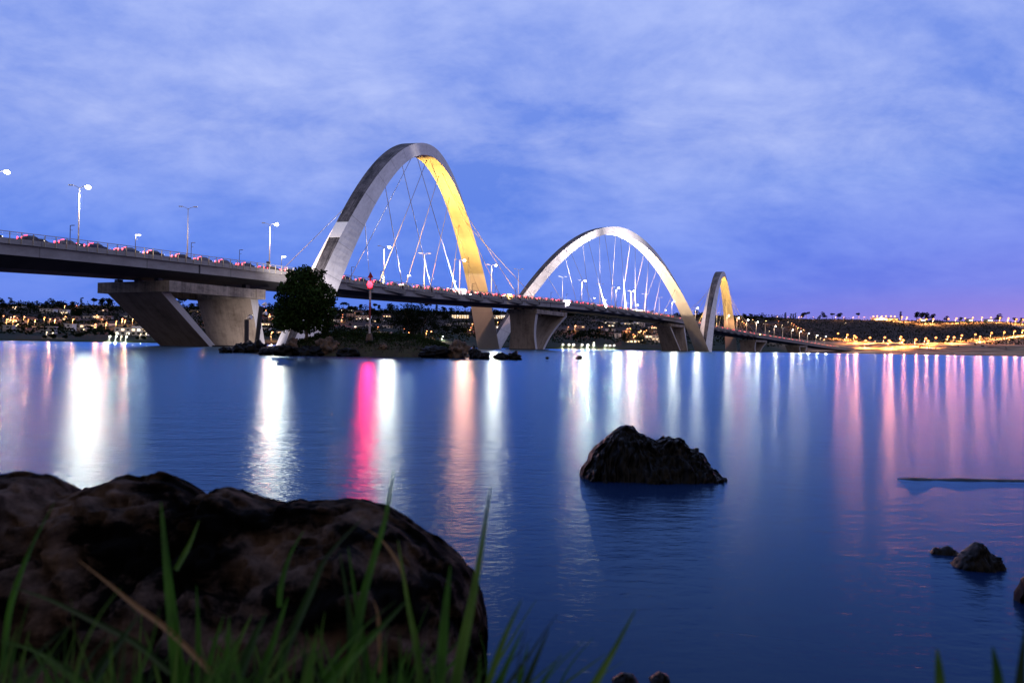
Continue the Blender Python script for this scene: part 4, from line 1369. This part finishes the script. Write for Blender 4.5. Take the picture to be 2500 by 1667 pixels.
HOUSES = [
 # px, py(foot), width px, storeys, style, wall, lit
 (119, 764, 33, 2, 'flat', 0, .1, 'three-banded white apartment house with dark window rows'),
 (22, 752, 18, 1, 'gable', 2, .2), (47, 752, 26, 1, 'flat', 0, .5), (92, 751, 10, 1, 'flat', 0, .6), (101, 752, 8, 1, 'flat', 1, .8),
 (158, 766, 20, 2, 'flat', 0, .5), (140, 759, 16, 1, 'gable', 1, .5), (185, 757, 17, 1, 'gable', 2, .2), (198, 751, 22, 1, 'flat', 0, .1), (228, 752, 20, 1, 'flat', 3, .2), (267, 751, 20, 1, 'flat', 0, .2), (258, 760, 14, 1, 'gable', 2, .4),
 (36, 778, 24, 1, 'gable', 2, .2), (35, 786, 30, 1, 'gable', 2, .3), (74, 783, 28, 1, 'gable', 3, .1), (55, 788, 20, 1, 'flat', 1, .5), (118, 783, 18, 1, 'gable', 2, .2), (142, 782, 14, 1, 'gable', 0, 0), (132, 789, 24, 1, 'gable', 2, .1), (158, 781, 12, 1, 'gable', 1, .4), (185, 779, 18, 1, 'gable', 2, .3), (215, 777, 20, 1, 'flat', 0, .2), (243, 776, 26, 1, 'flat', 0, .2), (250, 784, 18, 1, 'gable', 2, .2), (266, 778, 16, 1, 'gable', 3, .1),
 (24, 794, 26, 1, 'flat', 0, .1), (46, 794, 18, 1, 'flat', 3, .4), (22, 810, 22, 2, 'flat', 3, .1), (56, 810, 30, 1, 'flat', 3, .1), (95, 804, 24, 1, 'flat', 0, .2), (78, 812, 24, 1, 'gable', 2, .2), (108, 812, 20, 1, 'flat', 3, .4), (128, 814, 16, 2, 'flat', 3, .3), (172, 806, 20, 2, 'flat', 0, .3, 'boxy pale two-storey house with a cantilevered upper floor'), (215, 799, 34, 1, 'flat', 0, .2), (262, 796, 30, 1, 'flat', 0, .1), (204, 808, 18, 1, 'flat', 1, .6),
 (326, 817, 74, 2, 'slab', 0, .35, 'long white two-storey villa on the lit lawn by the shore'), (240, 752, 14, 1, 'gable', 2, .3), (318, 776, 26, 1, 'flat', 0, .1), (345, 790, 22, 1, 'gable', 1, .3),
 (478, 762, 26, 1, 'flat', 1, .6), (503, 783, 16, 2, 'flat', 2, .7), (515, 762, 20, 1, 'gable', 2, .3), (664, 775, 18, 1, 'flat', 0, .4), (652, 794, 24, 1, 'flat', 1, .7), (650, 806, 20, 1, 'flat', 0, .1), (690, 815, 28, 1, 'flat', 2, .3),
 (837, 759, 18, 1, 'gable', 2, .2), (856, 760, 18, 1, 'flat', 0, .2), (875, 766, 24, 1, 'gable', 3, .2), (857, 774, 20, 2, 'flat', 2, .1), (888, 780, 34, 2, 'flat', 0, .1, 'long white house straight behind the marker pole'), (820, 785, 30, 1, 'flat', 0, .5), (915, 763, 22, 1, 'flat', 0, .3), (930, 785, 16, 1, 'gable', 0, .2), (945, 774, 20, 1, 'gable', 2, .1), (920, 786, 16, 1, 'flat', 1, .6), (945, 800, 30, 1, 'flat', 0, .1), (872, 800, 22, 1, 'flat', 3, .2), (935, 816, 40, 1, 'flat', 3, .1), (900, 797, 16, 1, 'gable', 0, .1),
 (1124, 777, 42, 2, 'flat', 1, .95, 'glowing cream house with all windows lit behind the first arch leg'), (1132, 793, 28, 1, 'flat', 0, .1), (1095, 795, 12, 1, 'flat', 0, .1), (1135, 803, 22, 1, 'flat', 3, .1), (1221, 778, 36, 2, 'slab', 0, .5, 'white hillside villa with a lit ground floor left of the second pier'), (1212, 806, 20, 2, 'flat', 1, .7), (1200, 796, 18, 1, 'flat', 0, .1), (1312, 788, 18, 2, 'flat', 1, .8), (1396, 766, 14, 1, 'flat', 0, .1), (1415, 800, 24, 1, 'flat', 2, .3),
 (1488, 789, 38, 1, 'flat', 0, .05, 'long low white building near the top of the slope under the middle arch'), (1545, 792, 56, 1, 'slab', 0, .3, 'white stepped building with two lit windows under the middle arch'), (1568, 797, 12, 2, 'flat', 0, .2), (1492, 797, 16, 1, 'flat', 1, 1), (1418, 800, 18, 1, 'flat', 2, .4), (1490, 808, 20, 1, 'flat', 0, .1), (1508, 825, 14, 2, 'flat', 0, .4), (1490, 820, 24, 1, 'gable', 3, .1), (1530, 812, 18, 1, 'gable', 2, .2), (1592, 830, 34, 2, 'flat', 0, .4, 'white house with two big lit windows left of the third pier'), (1610, 836, 24, 1, 'flat', 0, .1), (1545, 836, 36, 1, 'flat', 1, .3), (1594, 802, 20, 1, 'flat', 1, .9), (1605, 812, 16, 1, 'gable', 0, .1), (1450, 787, 12, 1, 'gable', 3, .1)]
zc = {}
for h_ in HOUSES:
    lab = h_[7] if len(h_) > 7 else None
    o = house(*h_[:7])
    zone = [z for x, z in ZN if h_[0] >= x][-1]
    key = (zone, h_[5], h_[4])
    zc.setdefault(key, []).append((h_[0], o, h_, lab))
for key, L_ in zc.items():
    L_.sort(key=lambda a: a[0])
    for k, (x, o, h_, lab) in enumerate(L_):
        st_ = 'two-storey' if h_[3] == 2 else 'one-storey'
        rf = 'tile-roofed' if h_[4] == 'gable' else 'flat-roofed'
        tag(o, lab or f'{WN[h_[5]]} {st_} {rf} house {key[0]}, {ordinal(k + 1)} from the left', 'house', 'houses on the far shore')

# ---- street lamps of the town and of the right shore
def lamp_mesh(m_, r_, hgt):
    p = MB(); p.tube([(0, 0, -.5), (0, 0, hgt)], .09, 5); p.tube([(0, 0, hgt), (.5, -.4, hgt + .3), (1.1, -.9, hgt + .35)], .06, 5)
    g = MB(); g.octa((1.1, -.9, hgt + .1), r_, sz=.8)
    return p.mesh('pole', M['lamp_pole']), g.mesh('lamp_head', M[m_])
LMESH = {'o': lamp_mesh('lamp_orange', .85, 7), 'O': lamp_mesh('lamp_orange_bright', 2.1, 9), 'w': lamp_mesh('lamp_warm', .55, 3.5), 'c': lamp_mesh('lamp_cool', .62, 4), 's': lamp_mesh('lamp_orange', .5, 4)}
LNAME = {'o': 'orange street lamp', 'O': 'bright orange road lamp', 'w': 'warm white garden lamp', 'c': 'cool white shore lamp', 's': 'small orange lamp'}
allamps = []
NB = [0]
LAKEWARD = (2044, 2067, 2084, 2088, 2158, 2168, 2202, 2233, 2257, 2282, 2312, 2327, 2346, 2379, 2391, 2419, 2450, 2475, 2495)  # road lamps that get an added beam over the water
def town_lamp(px, py, kind):
    hgt = {'o': 7, 'O': 9, 'w': 3.5, 'c': 4, 's': 4}[kind]
    p = on_land(px, py)
    p = on_land(px, py + hgt * F / p.y)
    root = empty('street_lamp' if kind in 'oOs' else 'garden_lamp', p)
    a, b = LMESH[kind]
    link('pole', a, root); link('lamp_head', b, root)
    add_bulb({'o': 'sodium_bulb', 'O': 'bright_sodium_bulb', 'w': 'garden_bulb', 'c': 'shore_bulb', 's': 'garden_bulb'}[kind], root, (1.1, -.9, hgt - 2.3))
    bk_ = {'o': 'added_sodium_beam', 'O': 'added_bright_sodium_beam', 'c': 'added_shore_beam'}.get(kind)
    NB[0] += 1
    if bk_ and (kind == 'c' or (kind == 'O' and any(abs(px - a) < 3.5 for a in LAKEWARD) and py > 800) or (kind == 'o' and NB[0] % 3 == 0 and px < 1600)):   # beam added beside the head to draw streaks on the lake
        add_bulb(bk_, root, (1.1, -3.0, hgt + .1), (-p.x * .9, -p.y, -p.z * .6))
    allamps.append((px, kind, root))
def crop(pts, sc, ox, oy, kind):
    for x, y in pts:
        town_lamp(ox + x / sc, oy + y / sc, kind)
crop([(55, 580), (120, 645), (260, 590), (240, 685), (450, 590), (530, 648), (660, 655), (840, 600), (945, 640), (1045, 645), (1240, 580), (1390, 640), (1235, 372), (1455, 370), (1840, 560), (1945, 640), (1815, 735), (2025, 708), (2215, 680), (2330, 630)], 7.84, 0, 700, 'o')
crop([(150, 625), (190, 625), (315, 605)], 7.84, 0, 700, 's')
crop([(410, 360), (795, 358), (280, 425), (1200, 495), (1270, 498), (300, 750), (1370, 755), (1590, 825), (880, 885), (995, 895), (2155, 350)], 7.84, 0, 700, 'w')
crop([(1427, 492), (1433, 582), (1437, 635), (400, 615), (430, 630), (528, 615), (2165, 455), (2190, 505), (2235, 560), (2268, 612), (2258, 795)], 5.113, 220, 660, 'o')
crop([(235, 865), (315, 845), (445, 835)], 5.113, 220, 660, 'c')
crop([(380, 832), (620, 805), (690, 800)], 5.113, 220, 660, 'w')
crop([(125, 855), (90, 800), (118, 1040), (300, 1010), (1043, 800), (1040, 830), (1500, 965), (1840, 985), (1900, 1040), (2138, 1018), (2195, 1025)], 5.345, 640, 620, 'o')
crop([(2017, 1030), (1893, 750), (1205, 770), (1575, 815), (1210, 965)], 5.345, 640, 620, 's')
crop([(2345, 1080)], 5.345, 640, 620, 'c')
crop([(660, 895), (632, 950), (893, 828), (955, 820), (1020, 872), (2033, 937), (2138, 920)], 5.88, 1040, 640, 'o')
crop([(1950, 1218), (2038, 1220), (2103, 1192), (2225, 1190), (2305, 1220)], 5.88, 1040, 640, 'c')
crop([(18, 685), (355, 712), (398, 700), (765, 730), (800, 722), (920, 775), (960, 760), (1000, 770), (1035, 750), (848, 808), (868, 830), (1120, 690), (1155, 705)], 5.88, 1400, 680, 'o')
crop([(570, 643), (790, 655), (912, 648), (975, 890)], 5.88, 1400, 680, 'w')
crop([(188, 985), (195, 958), (278, 928), (278, 983), (447, 980), (510, 980), (570, 977)], 5.88, 1400, 680, 'c')
# right shore
crop([(395, 225), (475, 230), (690, 262), (785, 262), (895, 262), (1137, 257), (1265, 247), (1400, 245), (1525, 235), (1672, 232), (1815, 232), (1960, 240), (2095, 245), (2220, 262), (2325, 270)], 6.533, 2140, 740, 'O')
crop([(0, 210), (75, 212), (140, 210), (220, 210), (280, 215), (-60, 210)], 6.533, 2140, 740, 'O')
crop([(115, 560), (180, 620), (205, 645), (375, 550), (405, 612), (608, 600), (768, 582), (803, 625), (930, 562), (1125, 545), (1220, 562), (1345, 522), (1562, 505), (1637, 542), (1820, 482), (2025, 470), (2190, 455), (2320, 440)], 6.533, 2140, 740, 'O')
crop([(230, 715), (1110, 582), (1503, 572), (1790, 582), (2100, 595)], 6.533, 2140, 740, 'o')
crop([(1725, 490), (1875, 510), (1985, 530), (2010, 560), (2230, 565), (2160, 622)], 6.533, 1780, 740, 'O')
crop([(1755, 590), (1830, 588), (1890, 578), (2010, 620), (2310, 620), (1500, 595), (130, 235), (160, 260)], 6.533, 1780, 740, 'o')
crop([(760, 220), (930, 222), (1110, 220), (1145, 220), (1335, 222), (1695, 222), (1823, 222), (1975, 225), (2060, 220), (2145, 225), (2240, 230), (582, 287), (780, 292), (368, 270), (200, 300), (225, 325), (250, 345), (990, 322), (1025, 342), (1060, 372), (1095, 392), (1135, 405), (1175, 430)], 6.533, 1780, 740, 'o')
crop([(1450, 555), (930, 305), (840, 352), (1850, 318), (630, 450)], 6.533, 1780, 740, 'w')
ZL = [(-200, 'left of the first pier'), (262, 'behind the first pier'), (640, 'behind the island'), (1100, 'near the second pier'), (1400, 'under the middle arch'), (1700, 'behind the right end of the bridge'), (2070, 'on the right shore')]
lz = {}
for px, kind, root in allamps:
    z = [z for x, z in ZL if px >= x][-1]
    lz.setdefault((z, kind), []).append((px, root))
for (z, kind), L_ in lz.items():
    L_.sort(key=lambda a: a[0])
    for k, (x, o) in enumerate(L_):
        tag(o, f'{LNAME[kind]} {z}, {ordinal(k + 1)} from the left', 'street lamp' if kind in 'oOs' else 'garden lamp', 'lamps on the far shore')

# ---- low bright building and walls on the ridge at the right
def pavilion(px, py, wpx, label, lit_mat, storeys=1):
    p = on_land(px, py); wd = wpx * p.y / F
    root = empty('building', p)
    a = MB(); a.box((0, 0, 2.6 * storeys), (wd, 14, 5.2 * storeys)); a.build('wall', M['wall'][1], root)
    r_ = MB(); r_.box((0, 0, 5.2 * storeys + .25), (wd + 2, 16, .5)); r_.build('roof', M['roof_grey'], root)
    n_ = max(2, int(wd / 9))
    for k in range(n_):
        w_ = MB(); w_.box((-wd / 2 + wd * (k + .5) / n_, -7.05, 2.4), (wd / n_ * .7, .1, 2.6)); w_.build('window', lit_mat, root)
    tag(root, label, 'building')
pavilion(2160, 779, 60, 'long floodlit building on the ridge, brightest thing on the right skyline', M['win_flood'])
pavilion(2250, 785, 12, 'small white building on the ridge below tall dark trees', M['win_lit_white'])
pavilion(2366, 784, 10, 'left one of two small white buildings on the right ridge', M['win_lit_white'])
pavilion(2413, 784, 13, 'right one of two small white buildings on the right ridge', M['win_lit_white'])

# ---- roads and the light-trail strip on the right
M['road_far'] = mat('pale_worn_road', (.22, .19, .16), .85, col2=(.28, .24, .19), vscale=.2)
M['trail_strip'] = mat('pale_trail_strip', (.62, .58, .52), .8)
def ribbon(name, px_pts, w, m_, lift=.25):
    P = []
    for (a, b) in zip(px_pts, px_pts[1:]):
        for k in range(8):
            t = k / 8
            P.append(on_land(a[0] + (b[0] - a[0]) * t, a[1] + (b[1] - a[1]) * t))
    P.append(on_land(*px_pts[-1]))
    mb = MB()
    L_ = []
    for k, p in enumerate(P):
        d = (P[min(k + 1, len(P) - 1)] - P[max(k - 1, 0)]); d.z = 0; d.normalize()
        s = Vector((d.y, -d.x, 0)) * w / 2
        L_.append((p - s + Vector((0, 0, lift)), p + s + Vector((0, 0, lift)), p + s - Vector((0, 0, 1)), p - s - Vector((0, 0, 1))))
    for k in range(len(L_) - 1):
        A, B = L_[k], L_[k + 1]
        for j in range(4):
            j2 = (j + 1) % 4
            mb.face([A[j], A[j2], B[j2], B[j]])
    tag(mb.build(name, m_), kind='structure')
ribbon('road', [(2062, 846), (2140, 841), (2240, 842), (2340, 838), (2420, 832), (2520, 816)], 16, M['road_far'])
ribbon('road', [(2080, 852), (2160, 854), (2250, 851), (2330, 846), (2420, 847), (2520, 848)], 9, M['road_far'], .3)
ribbon('road', [(2340, 842), (2420, 832), (2520, 829)], 9, M['road_far'], .35)
ribbon('trail_strip', [(1975, 857.0), (2050, 858.5), (2140, 860), (2300, 861.5), (2420, 862.5), (2530, 863.5)], 5, M['trail_strip'], .4)  # pale strip put in for a bright light trail along the shore
ribbon('road', [(2470, 793), (2500, 800), (2540, 808)], 14, M['road_far'])

# ---- trees of the far shore: a few kinds, each tree an object of its own
def tree_mesh(seed, kind):
    r_ = random.Random(seed)
    mb = MB()
    bl = []
    if kind == 'round':
        for _ in range(7):
            a = r_.uniform(0, 6.28); d = r_.uniform(0, 2.6)
            bl.append(((math.cos(a) * d, math.sin(a) * d, r_.uniform(1.8, 7.0)), (r_.uniform(1.6, 2.6),) * 2 + (r_.uniform(1.2, 2.0),)))
        tk = 4
    elif kind == 'tall':
        for k in range(8):
            z = 3 + k * 1.3; a = r_.uniform(0, 6.28); d = r_.uniform(0, 1.2)
            bl.append(((math.cos(a) * d, math.sin(a) * d, z), (r_.uniform(1.2, 2.1),) * 2 + (r_.uniform(1.0, 1.7),)))
        tk = 7
    elif kind == 'umbrella':
        for _ in range(7):
            a = r_.uniform(0, 6.28); d = r_.uniform(0, 3.2)
            bl.append(((math.cos(a) * d, math.sin(a) * d, 7.2 + r_.uniform(-.6, .8)), (r_.uniform(1.3, 2.0),) * 2 + (r_.uniform(.7, 1.1),)))
        tk = 7
    else:
        for _ in range(5):
            a = r_.uniform(0, 6.28); d = r_.uniform(0, 2.2)
            bl.append(((math.cos(a) * d, math.sin(a) * d, r_.uniform(.8, 2.2)), (r_.uniform(1.2, 1.9),) * 2 + (r_.uniform(.9, 1.4),)))
        tk = 1
    leaf_quads(mb, blob_points(r_, bl, 420, .2), .55, r_)
    n_l = len(mb.f)
    mb.tube([(0, 0, -1), (.1, 0, tk * .5), (0, .1, tk)], [.3, .22, .12], 5, m=1)
    return mb.mesh('tree', [M['leaf_far'], M['bark']])
TM = {k: [tree_mesh(s_ * 7 + i_ * 31, k) for s_ in range(3)] for i_, k in enumerate(('round', 'tall', 'umbrella', 'bushy'))}
rt = random.Random(21)
TL = []
def far_tree(px, py, kind, hpx):
    """py foot"""
    p = on_land(px, py)
    me = rt.choice(TM[kind])
    H0 = {'round': 9.2, 'tall': 13.5, 'umbrella': 9.0, 'bushy': 3.4}[kind]
    s = hpx * p.y / F / H0
    o = link('tree' if kind != 'bushy' else 'bush', me, None, p)
    sx = s * rt.uniform(.85, 1.25)
    o.scale = (sx, sx, s); o.rotation_euler = (0, 0, rt.uniform(0, 6.28))
    TL.append((px, kind, o))
# named skyline trees
for a in ((8, 752, 'round', 26), (25, 750, 'tall', 24), (48, 750, 'round', 14), (70, 750, 'round', 15), (90, 748, 'tall', 14), (108, 749, 'round', 14), (132, 750, 'round', 22), (148, 750, 'round', 20), (158, 750, 'round', 14), (176, 750, 'round', 16), (198, 750, 'tall', 24), (228, 750, 'umbrella', 22), (247, 750, 'round', 26), (268, 752, 'round', 28), (430, 752, 'round', 22), (446, 752, 'umbrella', 28), (466, 752, 'round', 16), (485, 752, 'round', 16), (498, 752, 'round', 14), (660, 752, 'round', 13), (838, 752, 'umbrella', 16), (851, 748, 'tall', 14), (880, 755, 'round', 15), (915, 756, 'umbrella', 15), (925, 756, 'round', 14), (955, 752, 'round', 20), (1045, 757, 'umbrella', 18), (1066, 758, 'tall', 20), (1085, 760, 'round', 13), (1103, 760, 'round', 12), (1135, 764, 'umbrella', 20), (1152, 763, 'round', 14), (1195, 765, 'round', 18), (1228, 766, 'umbrella', 22), (1243, 766, 'round', 16), (1592, 772, 'tall', 14), (1704, 775, 'round', 20), (1716, 775, 'round', 14), (1730, 776, 'round', 12), (1818, 774, 'round', 10), (1832, 776, 'umbrella', 10), (1843, 777, 'round', 8), (1860, 777, 'round', 9), (1885, 776, 'tall', 8), (1917, 776, 'tall', 13), (1931, 776, 'tall', 10), (1937, 776, 'tall', 9), (1942, 772, 'tall', 9), (1959, 776, 'round', 14), (1968, 776, 'umbrella', 14), (2012, 774, 'round', 13), (2032, 775, 'umbrella', 10), (2048, 775, 'round', 13), (2095, 776, 'umbrella', 12), (2000, 776, 'round', 7), (2199, 776, 'tall', 18), (2238, 778, 'round', 20), (2250, 778, 'round', 18), (2264, 778, 'round', 20), (2276, 779, 'round', 15), (2310, 778, 'round', 9), (2345, 778, 'round', 7), (2438, 778, 'round', 16), (2480, 778, 'round', 9), (2495, 778, 'round', 10)):
    far_tree(a[0], a[1] + 5, a[2], a[3] + 6)
for _ in range(70):
    x_ = rt.uniform(-60, 1760)
    far_tree(x_, 758 + .010 * x_ + rt.uniform(-1, 4), rt.choice(['round', 'round', 'bushy', 'umbrella']), rt.uniform(9, 17))
# dark garden trees between the houses
for _ in range(120):
    px = rt.choice([rt.uniform(-60, 300), rt.uniform(300, 660), rt.uniform(800, 1120), rt.uniform(1120, 1700)])
    far_tree(px, rt.uniform(756, 822), rt.choice(['round', 'round', 'bushy', 'tall']), rt.uniform(7, 15))
for a in ((216, 818, 'round', 20), (232, 820, 'round', 18), (250, 820, 'round', 16), (195, 822, 'bushy', 12), (275, 822, 'round', 12), (335, 828, 'bushy', 7), (352, 828, 'bushy', 8), (130, 826, 'bushy', 10), (110, 826, 'bushy', 8), (160, 826, 'bushy', 9), (1460, 830, 'round', 30), (1480, 832, 'round', 24), (1440, 828, 'round', 30), (1420, 826, 'round', 26), (1405, 832, 'round', 24), (1525, 838, 'round', 26), (1566, 842, 'round', 20), (1120, 812, 'round', 20), (1090, 812, 'round', 22), (1065, 806, 'round', 18), (985, 800, 'round', 22)):
    far_tree(*a)
for a in ((2246, 853, 'umbrella', 8), (2267, 851, 'round', 5), (2216, 848, 'bushy', 3), (2295, 848, 'tall', 4), (2382, 842, 'bushy', 4), (2432, 843, 'round', 8), (2398, 846, 'bushy', 4), (2456, 853, 'tall', 7), (2340, 846, 'bushy', 3), (2418, 840, 'bushy', 4), (2284, 852, 'bushy', 3)):
    far_tree(*a)
tz = {}
KN = {'round': 'round-crowned dark tree', 'tall': 'tall narrow dark tree', 'umbrella': 'flat-topped dark tree', 'bushy': 'low dark bush'}
for px, kind, o in TL:
    z = [z for x, z in ZL if px >= x][-1] if px > -200 else ZL[0][1]
    tz.setdefault((z, kind), []).append((px, o))
for (z, kind), L_ in tz.items():
    L_.sort(key=lambda a: a[0])
    for k, (x, o) in enumerate(L_):
        tag(o, f'{KN[kind]} {z}, {ordinal(k + 1)} from the left', 'tree' if kind != 'bushy' else 'bush', 'trees on the far shore')

# the dark scrub and woodland that covers the slopes between them
wd_ = MB()
rw = random.Random(5)
cnt = 0
while cnt < 46000:
    u = rw.uniform(-1500, 1500)
    t = rw.random() ** .8
    k = smooth(560, 760, u)
    if k < .5:
        if t < .10: continue
        dn = fbm(Vector((u * .012, t * 5, 1)))
        if dn < -.28: continue
        hg = 1.5 + 6.0 * max(0, dn + .25)
        if rw.random() < .30:
            t = rw.uniform(.88, 1.0)
            hg = 5 + 11 * max(0, .25 + fbm(Vector((u * .035, 4, t * 3))))
    else:
        if t < .44: continue
        hg = 2.2 if t < .95 else 1.5 + 4 * max(0, .1 + fbm(Vector((u * .04, 4, 2))))
        if rw.random() < .3: continue
    p = terr(u, min(t, 1.02))
    p.z += rw.uniform(0, hg)
    s = rw.uniform(.7, 1.6)
    a = Vector((rw.gauss(0, .5), -1, rw.gauss(0, .6))).normalized()
    b = a.orthogonal().normalized(); b = Matrix.Rotation(rw.uniform(0, 6.28), 3, a) @ b
    c = a.cross(b)
    wd_.face([p + b * s, p + c * s * .7, p - b * s, p - c * s * .7])
    cnt += 1
tag(wd_.build('woodland', M['leaf_far']), kind='stuff')
# grass bank lights its lawn: nothing more to add
